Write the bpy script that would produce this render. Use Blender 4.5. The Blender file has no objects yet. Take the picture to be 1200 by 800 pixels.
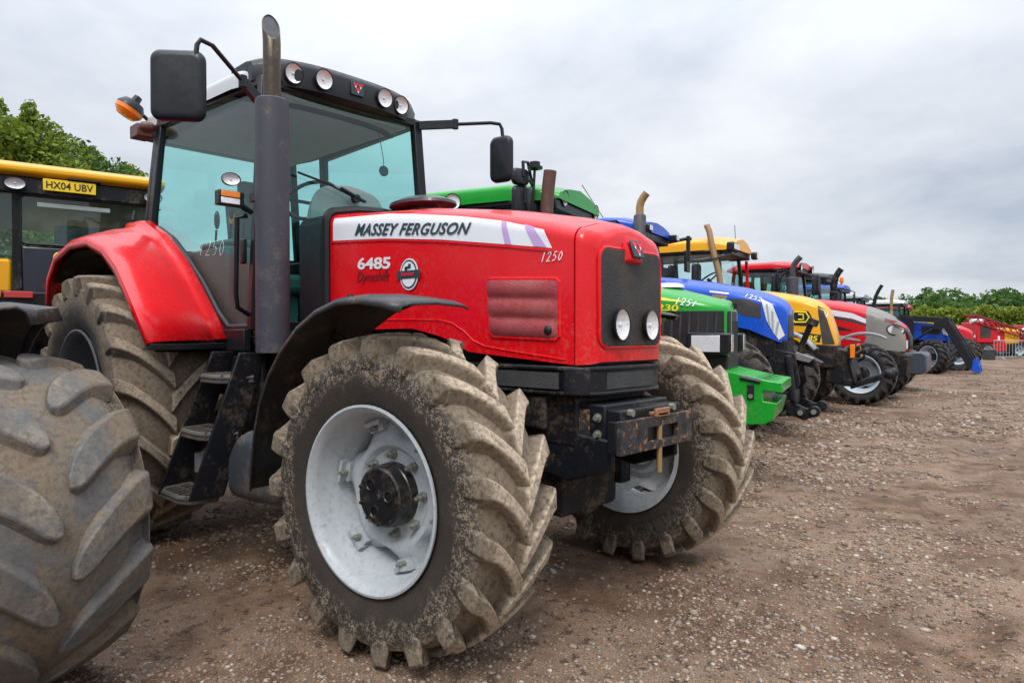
import bpy, bmesh, math, random
import numpy as np
from mathutils import Vector, Matrix, Euler
random.seed(7); rng = np.random.default_rng(7)
S = bpy.context.scene; COL = S.collection
pi = math.pi; rad = math.radians

# ------------------------------------------------------------------ mesh builder
class MB:
    def __init__(s): s.v=[]; s.f=[]; s.m=[]; s.cur=0
    def mat(s,i): s.cur=i; return s
    def add(s,vs,fs):
        b=len(s.v); s.v.extend([tuple(p) for p in vs])
        for f in fs: s.f.append([b+i for i in f]); s.m.append(s.cur)
        return s
    def box(s,x0,x1,y0,y1,z0,z1):
        v=[(x,y,z) for x in (x0,x1) for y in (y0,y1) for z in (z0,z1)]
        return s.add(v,[(0,1,3,2),(4,6,7,5),(0,4,5,1),(2,3,7,6),(0,2,6,4),(1,5,7,3)])
    def obox(s,c,d,e=(0,0,0)):
        R=Euler(e).to_matrix(); c=Vector(c)
        v=[c+R@Vector((x*d[0]/2,y*d[1]/2,z*d[2]/2)) for x in (-1,1) for y in (-1,1) for z in (-1,1)]
        return s.add(v,[(0,1,3,2),(4,6,7,5),(0,4,5,1),(2,3,7,6),(0,2,6,4),(1,5,7,3)])
    def hexa(s,a,b):   # two quads of 4 points
        return s.add(list(a)+list(b),[(0,1,2,3),(7,6,5,4),(0,4,5,1),(1,5,6,2),(2,6,7,3),(3,7,4,0)])
    def prism(s,poly,ax,a,b):
        n=len(poly)
        def P(p,t): return {'y':(p[0],t,p[1]),'x':(t,p[0],p[1]),'z':(p[0],p[1],t)}[ax]
        v=[P(p,a) for p in poly]+[P(p,b) for p in poly]
        return s.add(v,[list(range(n)),list(range(2*n-1,n-1,-1))]+[(i,(i+1)%n,n+(i+1)%n,n+i) for i in range(n)])
    def tube(s,path,r,n=8,caps=True):
        P=[Vector(p) for p in path]; k=len(P); rs=r if isinstance(r,(list,tuple)) else [r]*k
        up=None; rings=[]
        for i in range(k):
            t=(P[min(i+1,k-1)]-P[max(i-1,0)]).normalized()
            if up is None:
                up=Vector((0,0,1)) if abs(t.z)<.9 else Vector((1,0,0))
            a=(up-t*up.dot(t)).normalized(); b=t.cross(a); up=a
            rings.append([P[i]+(a*math.cos(2*pi*j/n)+b*math.sin(2*pi*j/n))*rs[i] for j in range(n)])
        fs=[(i*n+j,i*n+(j+1)%n,(i+1)*n+(j+1)%n,(i+1)*n+j) for i in range(k-1) for j in range(n)]
        if caps: fs+= [list(range(n-1,-1,-1)), list(range((k-1)*n,k*n))]
        return s.add([p for r_ in rings for p in r_],fs)
    def bar(s,p0,p1,w,d,side=(0,1,0)):
        p0=Vector(p0);p1=Vector(p1);t=(p1-p0).normalized();a=Vector(side);a=(a-t*a.dot(t)).normalized();b=t.cross(a)
        q=[a*w/2+b*d/2,-a*w/2+b*d/2,-a*w/2-b*d/2,a*w/2-b*d/2]
        return s.hexa([p0+i for i in q],[p1+i for i in q])
    def cyl(s,p0,p1,r0,r1=None,n=20): return s.tube([p0,p1],[r0,r0 if r1 is None else r1],n)
    def lathe(s,prof,c=(0,0,0),ax='y',n=32,capped=False,mod=None):
        v=[];k=len(prof)
        for j in range(n):
            a=2*pi*j/n;ca,sa=math.cos(a),math.sin(a)
            for i,(l,r) in enumerate(prof):
                if mod: l,r=mod(i,a,l,r)
                p={'y':(r*ca,l,r*sa),'x':(l,r*ca,r*sa),'z':(r*ca,r*sa,l)}[ax]
                v.append((p[0]+c[0],p[1]+c[1],p[2]+c[2]))
        f=[(j*k+i,j*k+i+1,((j+1)%n)*k+i+1,((j+1)%n)*k+i) for j in range(n) for i in range(k-1)]
        if capped: f+=[[j*k for j in range(n)],[j*k+k-1 for j in range(n-1,-1,-1)]]
        return s.add(v,f)
    def grid(s,rows,closed=False):
        n=len(rows[0]);k=len(rows)
        f=[(i*n+j,i*n+(j+1)%n,(i+1)*n+(j+1)%n,(i+1)*n+j) for i in range(k-1) for j in range(n if closed else n-1)]
        return s.add([p for r in rows for p in r],f)
    def ball(s,c,rx,ry=None,rz=None,n=12,m=8):
        ry=ry or rx;rz=rz or rx;rows=[]
        for i in range(m+1):
            t=pi*i/m+1e-3*(1 if i==0 else -1 if i==m else 0)
            rows.append([(c[0]+rx*math.sin(t)*math.cos(2*pi*j/n),c[1]+ry*math.sin(t)*math.sin(2*pi*j/n),c[2]+rz*math.cos(t)) for j in range(n)])
        return s.grid(rows,True)
    def stroke(s,pts,w,fn=None): return s.tube(pts,w,6)

def mesh_of(name,mb,mats,smooth=35,recalc=True):
    me=bpy.data.meshes.new(name); me.from_pydata(mb.v,[],mb.f)
    mats=mats if isinstance(mats,(list,tuple)) else [mats]
    for m in mats: me.materials.append(m)
    me.polygons.foreach_set('material_index',mb.m)
    if recalc:
        bm=bmesh.new(); bm.from_mesh(me); bmesh.ops.recalc_face_normals(bm,faces=bm.faces); bm.to_mesh(me); bm.free()
    if smooth:
        me.polygons.foreach_set('use_smooth',[True]*len(me.polygons)); me.set_sharp_from_angle(angle=rad(smooth))
    me.update(); return me

def obj(name,mb,mats,parent=None,bev=0,solid=0,smooth=35,seg=2,sub=0,soff=0,label=None):
    if parent is not None and parent.get('_ox') is not None:
        ox=parent['_ox']; mb.v=[(p[0]-ox,p[1],p[2]) for p in mb.v]
    me=mesh_of(name,mb,mats,smooth)
    o=bpy.data.objects.new(name,me); COL.objects.link(o)
    if parent is not None: o.parent=parent
    if parent is not None and parent.get('_ox') is not None: o['_ox']=parent['_ox']
    if solid:
        m=o.modifiers.new('s','SOLIDIFY'); m.thickness=solid; m.offset=soff
    if bev:
        m=o.modifiers.new('b','BEVEL'); m.width=bev; m.segments=seg; m.limit_method='ANGLE'; m.angle_limit=rad(38)
    if sub:
        m=o.modifiers.new('u','SUBSURF'); m.levels=sub; m.render_levels=sub
    if label: o['label']=label
    return o

def thing(name,label,cat,loc=(0,0,0),group=None,rz=0):
    o=bpy.data.objects.new(name,None); COL.objects.link(o); o.location=loc; o.rotation_euler=(0,0,rz)
    o.empty_display_size=.1
    o['label']=label; o['category']=cat
    if group: o['group']=group
    return o
def tag(o,label,cat,group=None):
    o['label']=label; o['category']=cat
    if group: o['group']=group
    return o
def node_empty(name,parent,loc,rz=0):
    o=bpy.data.objects.new(name,None); COL.objects.link(o); o.parent=parent
    ox=parent.get('_ox') or 0
    o.location=(loc[0]-ox,loc[1],loc[2]); o.rotation_euler=(0,0,rz); return o
def link_mesh(name,me,parent,rz=0,bev=0):
    o=bpy.data.objects.new(name,me); COL.objects.link(o); o.parent=parent; o.rotation_euler=(0,0,rz)
    if bev:
        m=o.modifiers.new('b','BEVEL'); m.width=bev; m.segments=2; m.limit_method='ANGLE'; m.angle_limit=rad(40)
    return o

# text warped onto a quad (p00 left-bottom, p10 right-bottom, p01 left-top, p11 right-top)
def text(name,body,mat,parent,p00,p10,p01,p11,shear=0,bold=0,lift=.0015,depth=.0012,spc=1):
    cu=bpy.data.curves.new('t','FONT'); cu.body=body; cu.shear=shear; cu.offset=bold; cu.resolution_u=4; cu.space_character=spc
    cu.fill_mode='BOTH'
    to=bpy.data.objects.new('t',cu); COL.objects.link(to)
    dg=bpy.context.evaluated_depsgraph_get(); dg.update()
    me=bpy.data.meshes.new_from_object(to.evaluated_get(dg)); bpy.data.objects.remove(to)
    co=np.array([v.co[:] for v in me.vertices]); mn=co.min(0); mx=co.max(0)
    A,B,C,D=[Vector(p) for p in (p00,p10,p01,p11)]
    nrm=(B-A).cross(C-A).normalized(); mb=MB()
    vs=[]
    for p in co:
        u=(p[0]-mn[0])/(mx[0]-mn[0]); w=(p[1]-mn[1])/max(mx[1]-mn[1],1e-6)
        q=(A*(1-u)+B*u)*(1-w)+(C*(1-u)+D*u)*w
        vs.append(q+nrm*lift)
    mb.add(vs,[list(f.vertices) for f in me.polygons])
    n=len(vs)
    bpy.data.meshes.remove(me)
    return obj(name,mb,mat,parent,smooth=0,solid=depth,soff=0)

DIG={'1':[[(.3,0),(.5,1)]],
 '2':[[(.05,.75),(.2,.97),(.55,1),(.75,.8),(.6,.5),(.3,.2),(.05,0),(.8,.03)]],
 '5':[[(.75,1),(.25,.97),(.15,.58),(.5,.62),(.72,.4),(.55,.08),(.1,.03)]],
 '0':[[(.45,1),(.15,.75),(.1,.3),(.35,0),(.65,.15),(.75,.65),(.45,1)]],
 '3':[[(.1,.9),(.5,1),(.7,.78),(.35,.55),(.7,.35),(.5,.03),(.08,.08)]]}
def chalk(s,mat,parent,p00,p10,p01,p11,r,name='chalk_number'):
    A,B,C,D=[Vector(p) for p in (p00,p10,p01,p11)]; mb=MB(); n=len(s)
    nrm=(B-A).cross(C-A).normalized()
    for i,ch in enumerate(s):
        for st in DIG[ch]:
            pts=[]
            for (a,b) in st:
                u=(i+a*.8+.12*b)/n; w=b
                pts.append((A*(1-u)+B*u)*(1-w)+(C*(1-u)+D*u)*w+nrm*r*.6)
            mb.tube(pts,r,5)
    return obj(name,mb,mat,parent)

# ------------------------------------------------------------------ materials
class NT:
    def __init__(s,name):
        s.m=bpy.data.materials.new(name); s.m.use_nodes=True; s.t=s.m.node_tree; s.n=s.t.nodes; s.l=s.t.links
        s.p=s.n['Principled BSDF']; s.out=s.n['Material Output']; s._tc=None
    def node(s,ty,**k):
        n=s.n.new(ty)
        for a,b in k.items(): setattr(n,a,b)
        return n
    def inp(s,n,i,v):
        if v is None: return
        if isinstance(v,bpy.types.NodeSocket): s.l.new(v,n.inputs[i])
        else: n.inputs[i].default_value=v
    def coord(s,which='Object'):
        if s._tc is None: s._tc=s.node('ShaderNodeTexCoord')
        return s._tc.outputs[which]
    def pos(s):
        return s.node('ShaderNodeNewGeometry').outputs['Position']
    def noise(s,scale,detail=4,rough=.55,vec=None,col=False,dist=0):
        n=s.node('ShaderNodeTexNoise'); n.inputs['Scale'].default_value=scale; n.inputs['Detail'].default_value=detail
        n.inputs['Roughness'].default_value=rough; n.inputs['Distortion'].default_value=dist
        s.l.new(vec if vec is not None else s.coord(),n.inputs['Vector']); return n.outputs['Color' if col else 'Fac']
    def voro(s,scale,vec=None,out='Distance',feat='F1',rnd=1):
        n=s.node('ShaderNodeTexVoronoi'); n.feature=feat; n.inputs['Scale'].default_value=scale; n.inputs['Randomness'].default_value=rnd
        s.l.new(vec if vec is not None else s.coord(),n.inputs['Vector']); return n.outputs[out]
    def ramp(s,fac,stops,interp='LINEAR'):
        n=s.node('ShaderNodeValToRGB'); cr=n.color_ramp; cr.interpolation=interp
        while len(cr.elements)<len(stops): cr.elements.new(.5)
        for e,(p,c) in zip(cr.elements,stops):
            e.position=p; e.color=(c,c,c,1) if not isinstance(c,(tuple,list)) else (*c[:3],1)
        s.l.new(fac,n.inputs[0]); return n.outputs[0]
    def mix(s,f,a,b,blend='MIX'):
        n=s.node('ShaderNodeMix',data_type='RGBA',blend_type=blend)
        s.inp(n,0,f)
        for i,v in ((6,a),(7,b)):
            if isinstance(v,(tuple,list)): v=(*v[:3],1)
            s.inp(n,i,v)
        return n.outputs[2]
    def math(s,op,a,b=None,c=None,clamp=False):
        n=s.node('ShaderNodeMath',operation=op); n.use_clamp=clamp
        s.inp(n,0,a); s.inp(n,1,b); s.inp(n,2,c); return n.outputs[0]
    def mapr(s,v,a,b,c=0,d=1,smooth=True):
        n=s.node('ShaderNodeMapRange'); n.interpolation_type='SMOOTHSTEP' if smooth else 'LINEAR'
        s.inp(n,0,v)
        for i,x in ((1,a),(2,b),(3,c),(4,d)): s.inp(n,i,x)
        return n.outputs[0]
    def sep(s,v):
        n=s.node('ShaderNodeSeparateXYZ'); s.l.new(v,n.inputs[0]); return n.outputs
    def bump(s,h,strength=.3,dist=.01,nrm=None):
        n=s.node('ShaderNodeBump'); n.inputs['Strength'].default_value=strength; n.inputs['Distance'].default_value=dist
        s.l.new(h,n.inputs['Height'])
        if nrm is not None: s.l.new(nrm,n.inputs['Normal'])
        s.l.new(n.outputs[0],s.p.inputs['Normal']); return n.outputs[0]
    def set(s,**k):
        names={'base':'Base Color','rough':'Roughness','metal':'Metallic','coat':'Coat Weight','coatr':'Coat Roughness','spec':'Specular IOR Level','ior':'IOR'}
        for a,v in k.items():
            if isinstance(v,(tuple,list)): v=(*v[:3],1)
            s.inp(s.p,names[a],v)
        return s.m

DUST=(.30,.22,.15)
def paint(name,col,rough=.27,dust=.35,speck=.25,coat=.22,dcol=DUST):
    t=NT(name)
    big=t.ramp(t.noise(2.3,6,.6),[(.45,0),(.75,1)])
    fine=t.ramp(t.noise(38,5,.7),[(.5,0),(.72,1)])
    low=t.mapr(t.sep(t.pos())[2],1.6,1.1,0,.85)
    f=t.math('MULTIPLY',t.math('ADD',t.math('MULTIPLY',big,fine),t.math('MULTIPLY',low,fine)),dust,clamp=True)
    sp=t.ramp(t.noise(120,2,.5),[(.70,0),(.76,1)])
    sp=t.math('MULTIPLY',t.math('MULTIPLY',sp,t.ramp(t.noise(6,3),[(.48,0),(.62,1)])),speck)
    c1=t.mix(t.ramp(t.noise(1.1,3),[(.35,0),(.7,.35)]),col,tuple(x*.78 for x in col))
    c=t.mix(f,c1,dcol); c=t.mix(sp,c,(.6,.52,.44))
    t.set(base=c,rough=t.math('ADD',t.math('MULTIPLY',f,.5),rough),coat=coat,coatr=.06,spec=.35)
    t.bump(t.noise(3,2),.03,.004)
    return t.m
def dirty(name,col,rough=.5,mud=.5,rust=0,metal=0,mudcol=(.25,.18,.12),scale=5,spec=.4):
    t=NT(name)
    a=t.noise(scale,7,.68); b=t.noise(scale*9,5,.7)
    f=t.ramp(t.math('MULTIPLY_ADD',b,.45,t.math('MULTIPLY',a,.75)),[(.66-.22*mud,0),(.86-.12*mud,1)])
    f=t.math('MULTIPLY',f,.45+.45*mud)
    c=t.mix(f,col,mudcol)
    sp=t.ramp(t.noise(150,2),[(.68,0),(.74,1)]); c=t.mix(t.math('MULTIPLY',sp,.5*mud+.1),c,(.42,.35,.27))
    if rust:
        r=t.ramp(t.noise(scale*2.2,8,.75,dist=.4),[(.62-.22*rust,0),(.66-.18*rust,1)])
        rc=t.mix(t.noise(60,4),(.20,.075,.03),(.42,.20,.11)); c=t.mix(r,c,rc)
    t.set(base=c,rough=t.math('MULTIPLY_ADD',f,.35,rough,clamp=True),metal=metal,spec=spec)
    t.bump(t.math('ADD',t.math('MULTIPLY',f,.7),t.math('MULTIPLY',b,.3)),.25,.006)
    return t.m
def plain(name,col,rough=.5,metal=0,spec=.5,coat=0,nz=.12):
    t=NT(name); c=t.mix(t.noise(14,5,.65),tuple(x*(1-nz) for x in col),tuple(min(1,x*(1+nz)) for x in col))
    t.set(base=c,rough=t.mapr(t.noise(25,3),.3,.7,max(rough-.07,.02),rough+.08),metal=metal,spec=spec,coat=coat); return t.m
def rubber(name,R,dark=(.030,.028,.026),mud=(.47,.385,.285),treadmud=1.0,wallmud=.45,lo=.80,hi=.9,worn=0,wearcol=(.16,.17,.19),wallcol=None,lug=.045,hwid=.23):
    """tyre: dried mud sits on the tread, crumbs of it on the sidewall; worn>0: rubber of the lug tops rubbed bare"""
    t=NT(name); o=t.coord(); x,y,z=t.sep(o)
    r=t.math('SQRT',t.math('ADD',t.math('MULTIPLY',x,x),t.math('MULTIPLY',z,z)))
    tm=t.mapr(r,R*lo,R*hi)
    ay=t.math('ABSOLUTE',y)
    inn=t.mapr(ay,hwid*.97,hwid*.86)           # inside the shoulders
    tm=t.math('MULTIPLY',tm,t.mapr(inn,0,1,.8,1))
    n1=t.noise(7,8,.7); n2=t.noise(45,6,.72); n3=t.noise(3,4,.6); n4=t.noise(140,3,.6)
    nz=t.math('ADD',t.math('MULTIPLY',n1,.55),t.math('MULTIPLY',n2,.45))
    ft=t.mapr(nz,.54-.24*treadmud,.66-.18*treadmud)
    crumbs=t.mapr(t.math('ADD',t.math('MULTIPLY',n4,.5),t.math('MULTIPLY',n2,.5)),.50,.55)
    band=t.mapr(r,R*.60,R*.80)
    fw=t.math('MULTIPLY',t.math('MULTIPLY',crumbs,t.mapr(t.math('ADD',t.math('MULTIPLY',band,.32),t.math('MULTIPLY',n1,.75)),.47,.66)),min(1,wallmud*2))
    film=t.math('MULTIPLY',t.mapr(n1,.42,.72),.10*wallmud)
    fw=t.math('MAXIMUM',fw,film)
    f=t.math('ADD',t.math('MULTIPLY',ft,tm),t.math('MULTIPLY',fw,t.math('SUBTRACT',1,tm)),clamp=True)
    mudc=t.mix(n3,tuple(q*.72 for q in mud),tuple(q*1.18 for q in mud))
    mudc=t.mix(t.ramp(n2,[(.36,.75),(.55,0)]),mudc,(.11,.078,.05)); mudc=t.mix(t.mapr(t.math('SUBTRACT',r,t.math('MULTIPLY',n1,.03)),R-lug*1.0,R-lug*.55),t.mix(.62,mudc,(.085,.062,.044)),mudc)
    c=t.mix(f,t.mix(n1,dark,wallcol or tuple(q*1.9 for q in dark)),mudc)
    if worn:
        top=t.math('MAXIMUM',t.math('MULTIPLY',t.mapr(r,R-lug*1.1,R-lug*.3),t.mapr(t.noise(6,7,.72),.30,.62,.20,.95)),t.mapr(t.noise(4.3,8,.75),.45,.58,0,.80))
        wc=t.mix(n2,tuple(q*.55 for q in wearcol),tuple(q*1.3 for q in wearcol))
        c=t.mix(t.math('MULTIPLY',top,worn),c,wc)
    t.set(base=c,rough=t.mapr(f,0,1,.62,.92),spec=.3)
    b1=t.bump(t.math('ADD',t.math('MULTIPLY',n2,.6),t.math('MULTIPLY',n1,.8)),.45,.012)
    t.bump(n4,.25,.004,b1)
    return t.m
def glass(name,tint,gloss=.9,refl=.05,film=0,filmcol=(.5,.5,.45)):
    t=NT(name); t.n.remove(t.p)
    tr=t.node('ShaderNodeBsdfTransparent'); tr.inputs[0].default_value=(*tint,1)
    gl=t.node('ShaderNodeBsdfGlossy'); gl.inputs['Roughness'].default_value=.02; gl.inputs[0].default_value=(gloss,gloss,gloss,1)
    lw=t.node('ShaderNodeLayerWeight'); lw.inputs[0].default_value=.5; fr_=t.math('MULTIPLY_ADD',t.math('POWER',lw.outputs['Facing'],5),.5,.02)
    mx=t.node('ShaderNodeMixShader'); t.l.new(t.math('ADD',fr_,refl,clamp=True),mx.inputs[0])
    t.l.new(tr.outputs[0],mx.inputs[1]); t.l.new(gl.outputs[0],mx.inputs[2]); last=mx.outputs[0]
    if film:
        df=t.node('ShaderNodeBsdfDiffuse'); df.inputs[0].default_value=(*filmcol,1)
        m2=t.node('ShaderNodeMixShader'); t.l.new(t.math('MULTIPLY',t.mapr(t.noise(3,6,.7),.35,.75),film),m2.inputs[0])
        t.l.new(last,m2.inputs[1]); t.l.new(df.outputs[0],m2.inputs[2]); last=m2.outputs[0]
    t.l.new(last,t.out.inputs[0]); return t.m
def lens(name,col=(.85,.87,.88),rough=.12):
    t=NT(name); v=t.voro(95); n=t.noise(14,3)
    c=t.mix(t.ramp(t.math('ADD',v,t.math('MULTIPLY',n,.3)),[(.15,0),(.55,1)]),tuple(q*.55 for q in col),col)
    t.set(base=c,rough=.18,metal=.2,coat=1,coatr=.03); t.bump(v,.25,.006); return t.m

M={}
M['red']=paint('red_paint',(.67,.003,.009),dust=.32,speck=.45)
M['red_far']=paint('scarlet_paint',(.56,.003,.014),dust=.25)
M['green']=paint('green_paint',(.006,.30,.022),dust=.18)
M['blue']=paint('blue_paint',(.004,.075,.52),dust=.15)
M['yellow']=paint('amber_paint',(.82,.38,.004),dust=.2)
M['grey_paint']=paint('warm_grey_paint',(.20,.20,.185),dust=.5,rough=.5,coat=.1)
M['silver']=paint('silver_grey_paint',(.33,.36,.38),dust=.5,rough=.38,coat=.2)
M['rim']=paint('pale_blue_grey_rim_paint',(.40,.435,.46),dust=.5,rough=.42,coat=.1,speck=.3,dcol=(.24,.18,.13))
M['white_roof']=paint('pale_grey_roof',(.55,.58,.58),dust=.2,rough=.45,coat=.1)
M['black']=dirty('black_dirty_metal',(.008,.009,.012),.42,mud=.14,spec=.3)
M['black_clean']=plain('black_plastic',(.011,.012,.015),.38,coat=.05,spec=.35)
M['fender_black']=dirty('dusty_black_mudguard',(.026,.027,.030),.38,mud=.28)
M['chassis']=dirty('muddy_chassis',(.007,.007,.009),.6,mud=.2,spec=.25)
M['rusty']=dirty('rusty_black_plate',(.020,.022,.026),.5,mud=.2,rust=.30,scale=13)
M['rust']=dirty('rust',(.26,.12,.06),.7,mud=.3,rust=.5)
M['muffler']=dirty('charcoal_muffler',(.050,.052,.066),.55,mud=.10,scale=9)
M['tip']=dirty('scorched_tip',(.075,.06,.045),.35,mud=.15,rust=.12,metal=.6,scale=16)
M['tan_pipe']=dirty('tan_scorched_pipe',(.36,.23,.11),.4,mud=.2,metal=.4,scale=16)
M['brown_pipe']=dirty('brown_pipe',(.11,.05,.04),.5,mud=.1,scale=16)
M['bare']=dirty('worn_bare_steel',(.22,.23,.24),.4,mud=.45,metal=.5)
M['tank']=dirty('scuffed_dark_tank',(.045,.052,.062),.30,mud=.40,spec=.6)
M['bolt']=dirty('bolt_steel',(.30,.31,.28),.4,mud=.4,metal=.6,scale=20)
M['hubblack']=dirty('greasy_black_hub',(.010,.010,.011),.3,mud=.15,scale=12,spec=.6)
M['white']=plain('white_decal',(.74,.76,.80),.35,nz=.05)
M['chalk']=plain('white_marker',(.85,.85,.85),.8)
M['ink']=plain('dark_slate_ink',(.02,.05,.06),.45)
M['pale']=plain('pale_ink',(.72,.70,.72),.4)
M['maroon']=plain('maroon_ink',(.16,.01,.015),.45)
M['lilac']=plain('lilac_decal',(.50,.34,.62),.4)
M['redink']=plain('red_ink',(.7,.02,.05),.4)
M['yellowink']=plain('yellow_ink',(.85,.68,.03),.4)
M['plate']=plain('yellow_plate',(.85,.58,.02),.4,nz=.04)
M['seat']=plain('seat_cloth',(.04,.10,.10),.85)
M['console']=plain('console_grey',(.30,.33,.32),.6)
M['lining']=plain('roof_lining',(.60,.68,.68),.8)
M['glass']=glass('teal_cab_glass',(.79,.95,.935),refl=.015)
M['glass_clear']=glass('pale_cab_glass',(.91,.98,.98),refl=.0)
M['glass_dusty']=glass('dusty_cab_glass',(.82,.93,.93),refl=.02,film=.05)
M['lens']=lens('lamp_lens')
M['lens_block']=lens('block_lamp_lens',(.74,.78,.80))
M['amber']=plain('amber_lens',(.85,.22,.01),.2,coat=.6)
M['redlens']=plain('red_lens',(.5,.02,.02),.2,coat=.6)
def mesh_panel(name,col,scale,dust=.3,mid=(.2,.15,.1)):
    t=NT(name); o=t.coord(); v=t.voro(scale,out='Distance'); h=t.ramp(v,[(.25,0),(.5,1)])
    d=t.math('MULTIPLY',t.mapr(t.noise(3,6,.7),.4,.72),dust)
    t.set(base=t.mix(d,t.mix(h,tuple(q*.4 for q in col),col),mid),rough=.6); t.bump(h,.5,.004); return t.m
M['grille']=mesh_panel('dark_mesh_grille',(.030,.030,.032),150,.55,(.10,.075,.055))
M['redgrille']=mesh_panel('dusty_red_mesh',(.34,.035,.045),170,.45,(.38,.17,.13))
M['screen']=mesh_panel('dusty_screen',(.036,.040,.042),150,.35,(.13,.12,.11))
M['intake']=plain('dark_plum_plastic',(.035,.026,.032),.4,coat=.2)
M['louvre']=plain('black_louvre',(.010,.010,.012),.45)
M['mirrorglass']=plain('mirror_glass',(.7,.74,.76),.03,metal=1,nz=.01)
M['olive']=plain('olive',(.10,.16,.04),.5)
# ------------------------------------------------------------------ wheels
def tyre(name,R,hw,rb,nl,lh,lw,mat,seg=96,A=.30,k=7,crown=.02,u0=-.04,shk=1.025):
    mb=MB(); Rc=R-lh; sh=Rc-rb
    prof=[(-hw*.80,rb-.012),(-hw*.86,rb+.012),(-hw*.90,rb+.03),(-hw*.985,rb+sh*.36),(-hw*1.0,rb+sh*.52),(-hw*.985,rb+sh*.68),(-hw*.955,Rc-.055),(-hw*.90,Rc-crown*1.5-.006),(-hw*.6,Rc-crown*.5),(0,Rc)]
    prof=prof+[(-l,r) for l,r in prof[-2::-1]]
    mb.lathe(prof,n=seg)
    def carc(l):
        a=abs(l)/hw
        return Rc-crown*a*a*1.4
    for s in (-1,1):
        for i in range(nl):
            a0=2*pi*(i+(.5 if s>0 else 0))/nl
            st=[]   # (lat, rtop, lat_base, rbase, angle, halfwidth top, halfwidth base)
            for j in range(k+1):
                u=j/k; lat=s*hw*(u0+u*(.95-u0)); au=min(1,max(0,u))
                ang=A*(1-au)**1.35
                w=lw*(1.0-.18*math.sin(au*pi))*(1.15 if j==0 else 1) if u0<0 else lw*((.30,.78,.95)[j] if j<3 else 1)
                st.append((lat,R-crown*u*u,lat,carc(lat)-.02,ang,w*.40,w*.60))
            # shoulder and the bar running down the sidewall
            st.append((s*hw*shk,R-crown-.012,s*hw*.9,carc(hw)-.03,-.012,lw*.40,lw*.56))
            st.append((s*hw*(shk+.01),R-crown-.075,s*hw*.93,R-.12,-.02,lw*.36,lw*.48))
            st.append((s*hw*(shk-.013),R-crown-.13,s*hw*.95,R-.165,-.025,lw*.30,lw*.40))
            vs=[]
            for (lt,rt,lb,rb_,ang,wt,wb) in st:
                a=a0+ang
                for (l,r,w) in ((lb,rb_,-wb),(lt,rt,-wt),(lt,rt,wt),(lb,rb_,wb)):
                    t=a+w/r; vs.append((r*math.cos(t),l,-r*math.sin(t)))
            n=len(st); fs=[(4*q+e,4*q+e+1,4*q+5+e,4*q+4+e) for q in range(n-1) for e in range(3)]
            fs+=[(0,1,2,3),(4*n-1,4*n-2,4*n-3,4*n-4)]
            mb.add(vs,fs)
    return mesh_of(name,mb,mat,30)
def rim(name,rb,hw,matrim,matbolt,lobes=6,disc=-.03,seg=64,detail=True,dish=0):
    """outer face towards -y"""
    mb=MB(); w=hw*.86
    mb.lathe([(-w,rb-.012),(-w-.012,rb+.012),(-w-.018,rb+.022),(-w-.026,rb+.022),(-w-.028,rb+.012),(-w-.012,rb-.006),(-w+.012,rb-.018),(-w+.05,rb-.022),(-w+.07,rb-.035),(-w*.35,rb-.045),(-w*.2,rb-.062),(w*.4,rb-.065),(w-.03,rb-.03),(w+.01,rb-.012),(w+.02,rb+.02),(w,rb-.0)],n=seg)
    R1=rb-.055
    def mod(i,a,l,r):
        if r>rb*.62:
            t=(r-rb*.62)/(R1-rb*.62); c=.5+.5*math.cos(lobes*a)
            return l+.02*t*(1-c), rb*.62+(r-rb*.62)*(.30+.70*c**.8)
        return l,r
    d=disc
    mb.lathe([(d-.0,.08),(d,rb*.50),(d-.022,rb*.56),(d-.026,rb*.62),(d-.020,rb*.70),(d-.005,rb*.78),(d+.012,rb*.88),(d+.012,R1)],n=lobes*16 if detail else lobes*8,mod=mod)
    mb.lathe([(d+.012,.08),(d+.012,rb*.50),(d-.008,rb*.56),(d-.012,rb*.62),(d-.006,rb*.70),(d+.009,rb*.78),(d+.026,rb*.88),(d+.026,R1)],n=lobes*16 if detail else lobes*8,mod=mod)
    if detail:
        for i in range(lobes):
            a=2*pi*i/lobes; ca,sa=math.cos(a),math.sin(a)
            E_=(0,-a,0); rr=R1-.018
            mb.obox((rr*ca,d-.01,rr*sa),(.055,.045,.085),E_)
            mb.obox((rr*1.03*ca,d-.032,rr*1.03*sa),(.018,.05,.10),E_)
            mb.mat(1); rr2=rr-.012; mb.tube([(rr2*ca,d-.02,rr2*sa),(rr2*ca,d-.062,rr2*sa)],.013,6); mb.tube([(rr2*ca,d-.06,rr2*sa),(rr2*ca,d-.08,rr2*sa)],.008,6); mb.mat(0)
        mb.mat(1)
        for i in range(8):
            a=2*pi*(i+.35)/8; ca,sa=math.cos(a)*rb*.455,math.sin(a)*rb*.455
            mb.tube([(ca,d+.01,sa),(ca,d-.012,sa)],.021,10); mb.tube([(ca,d-.01,sa),(ca,d-.034,sa)],.016,6); mb.tube([(ca,d-.03,sa),(ca,d-.052,sa)],.009,6)
        mb.mat(0)
    return mesh_of(name,mb,[matrim,matbolt],32)
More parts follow.
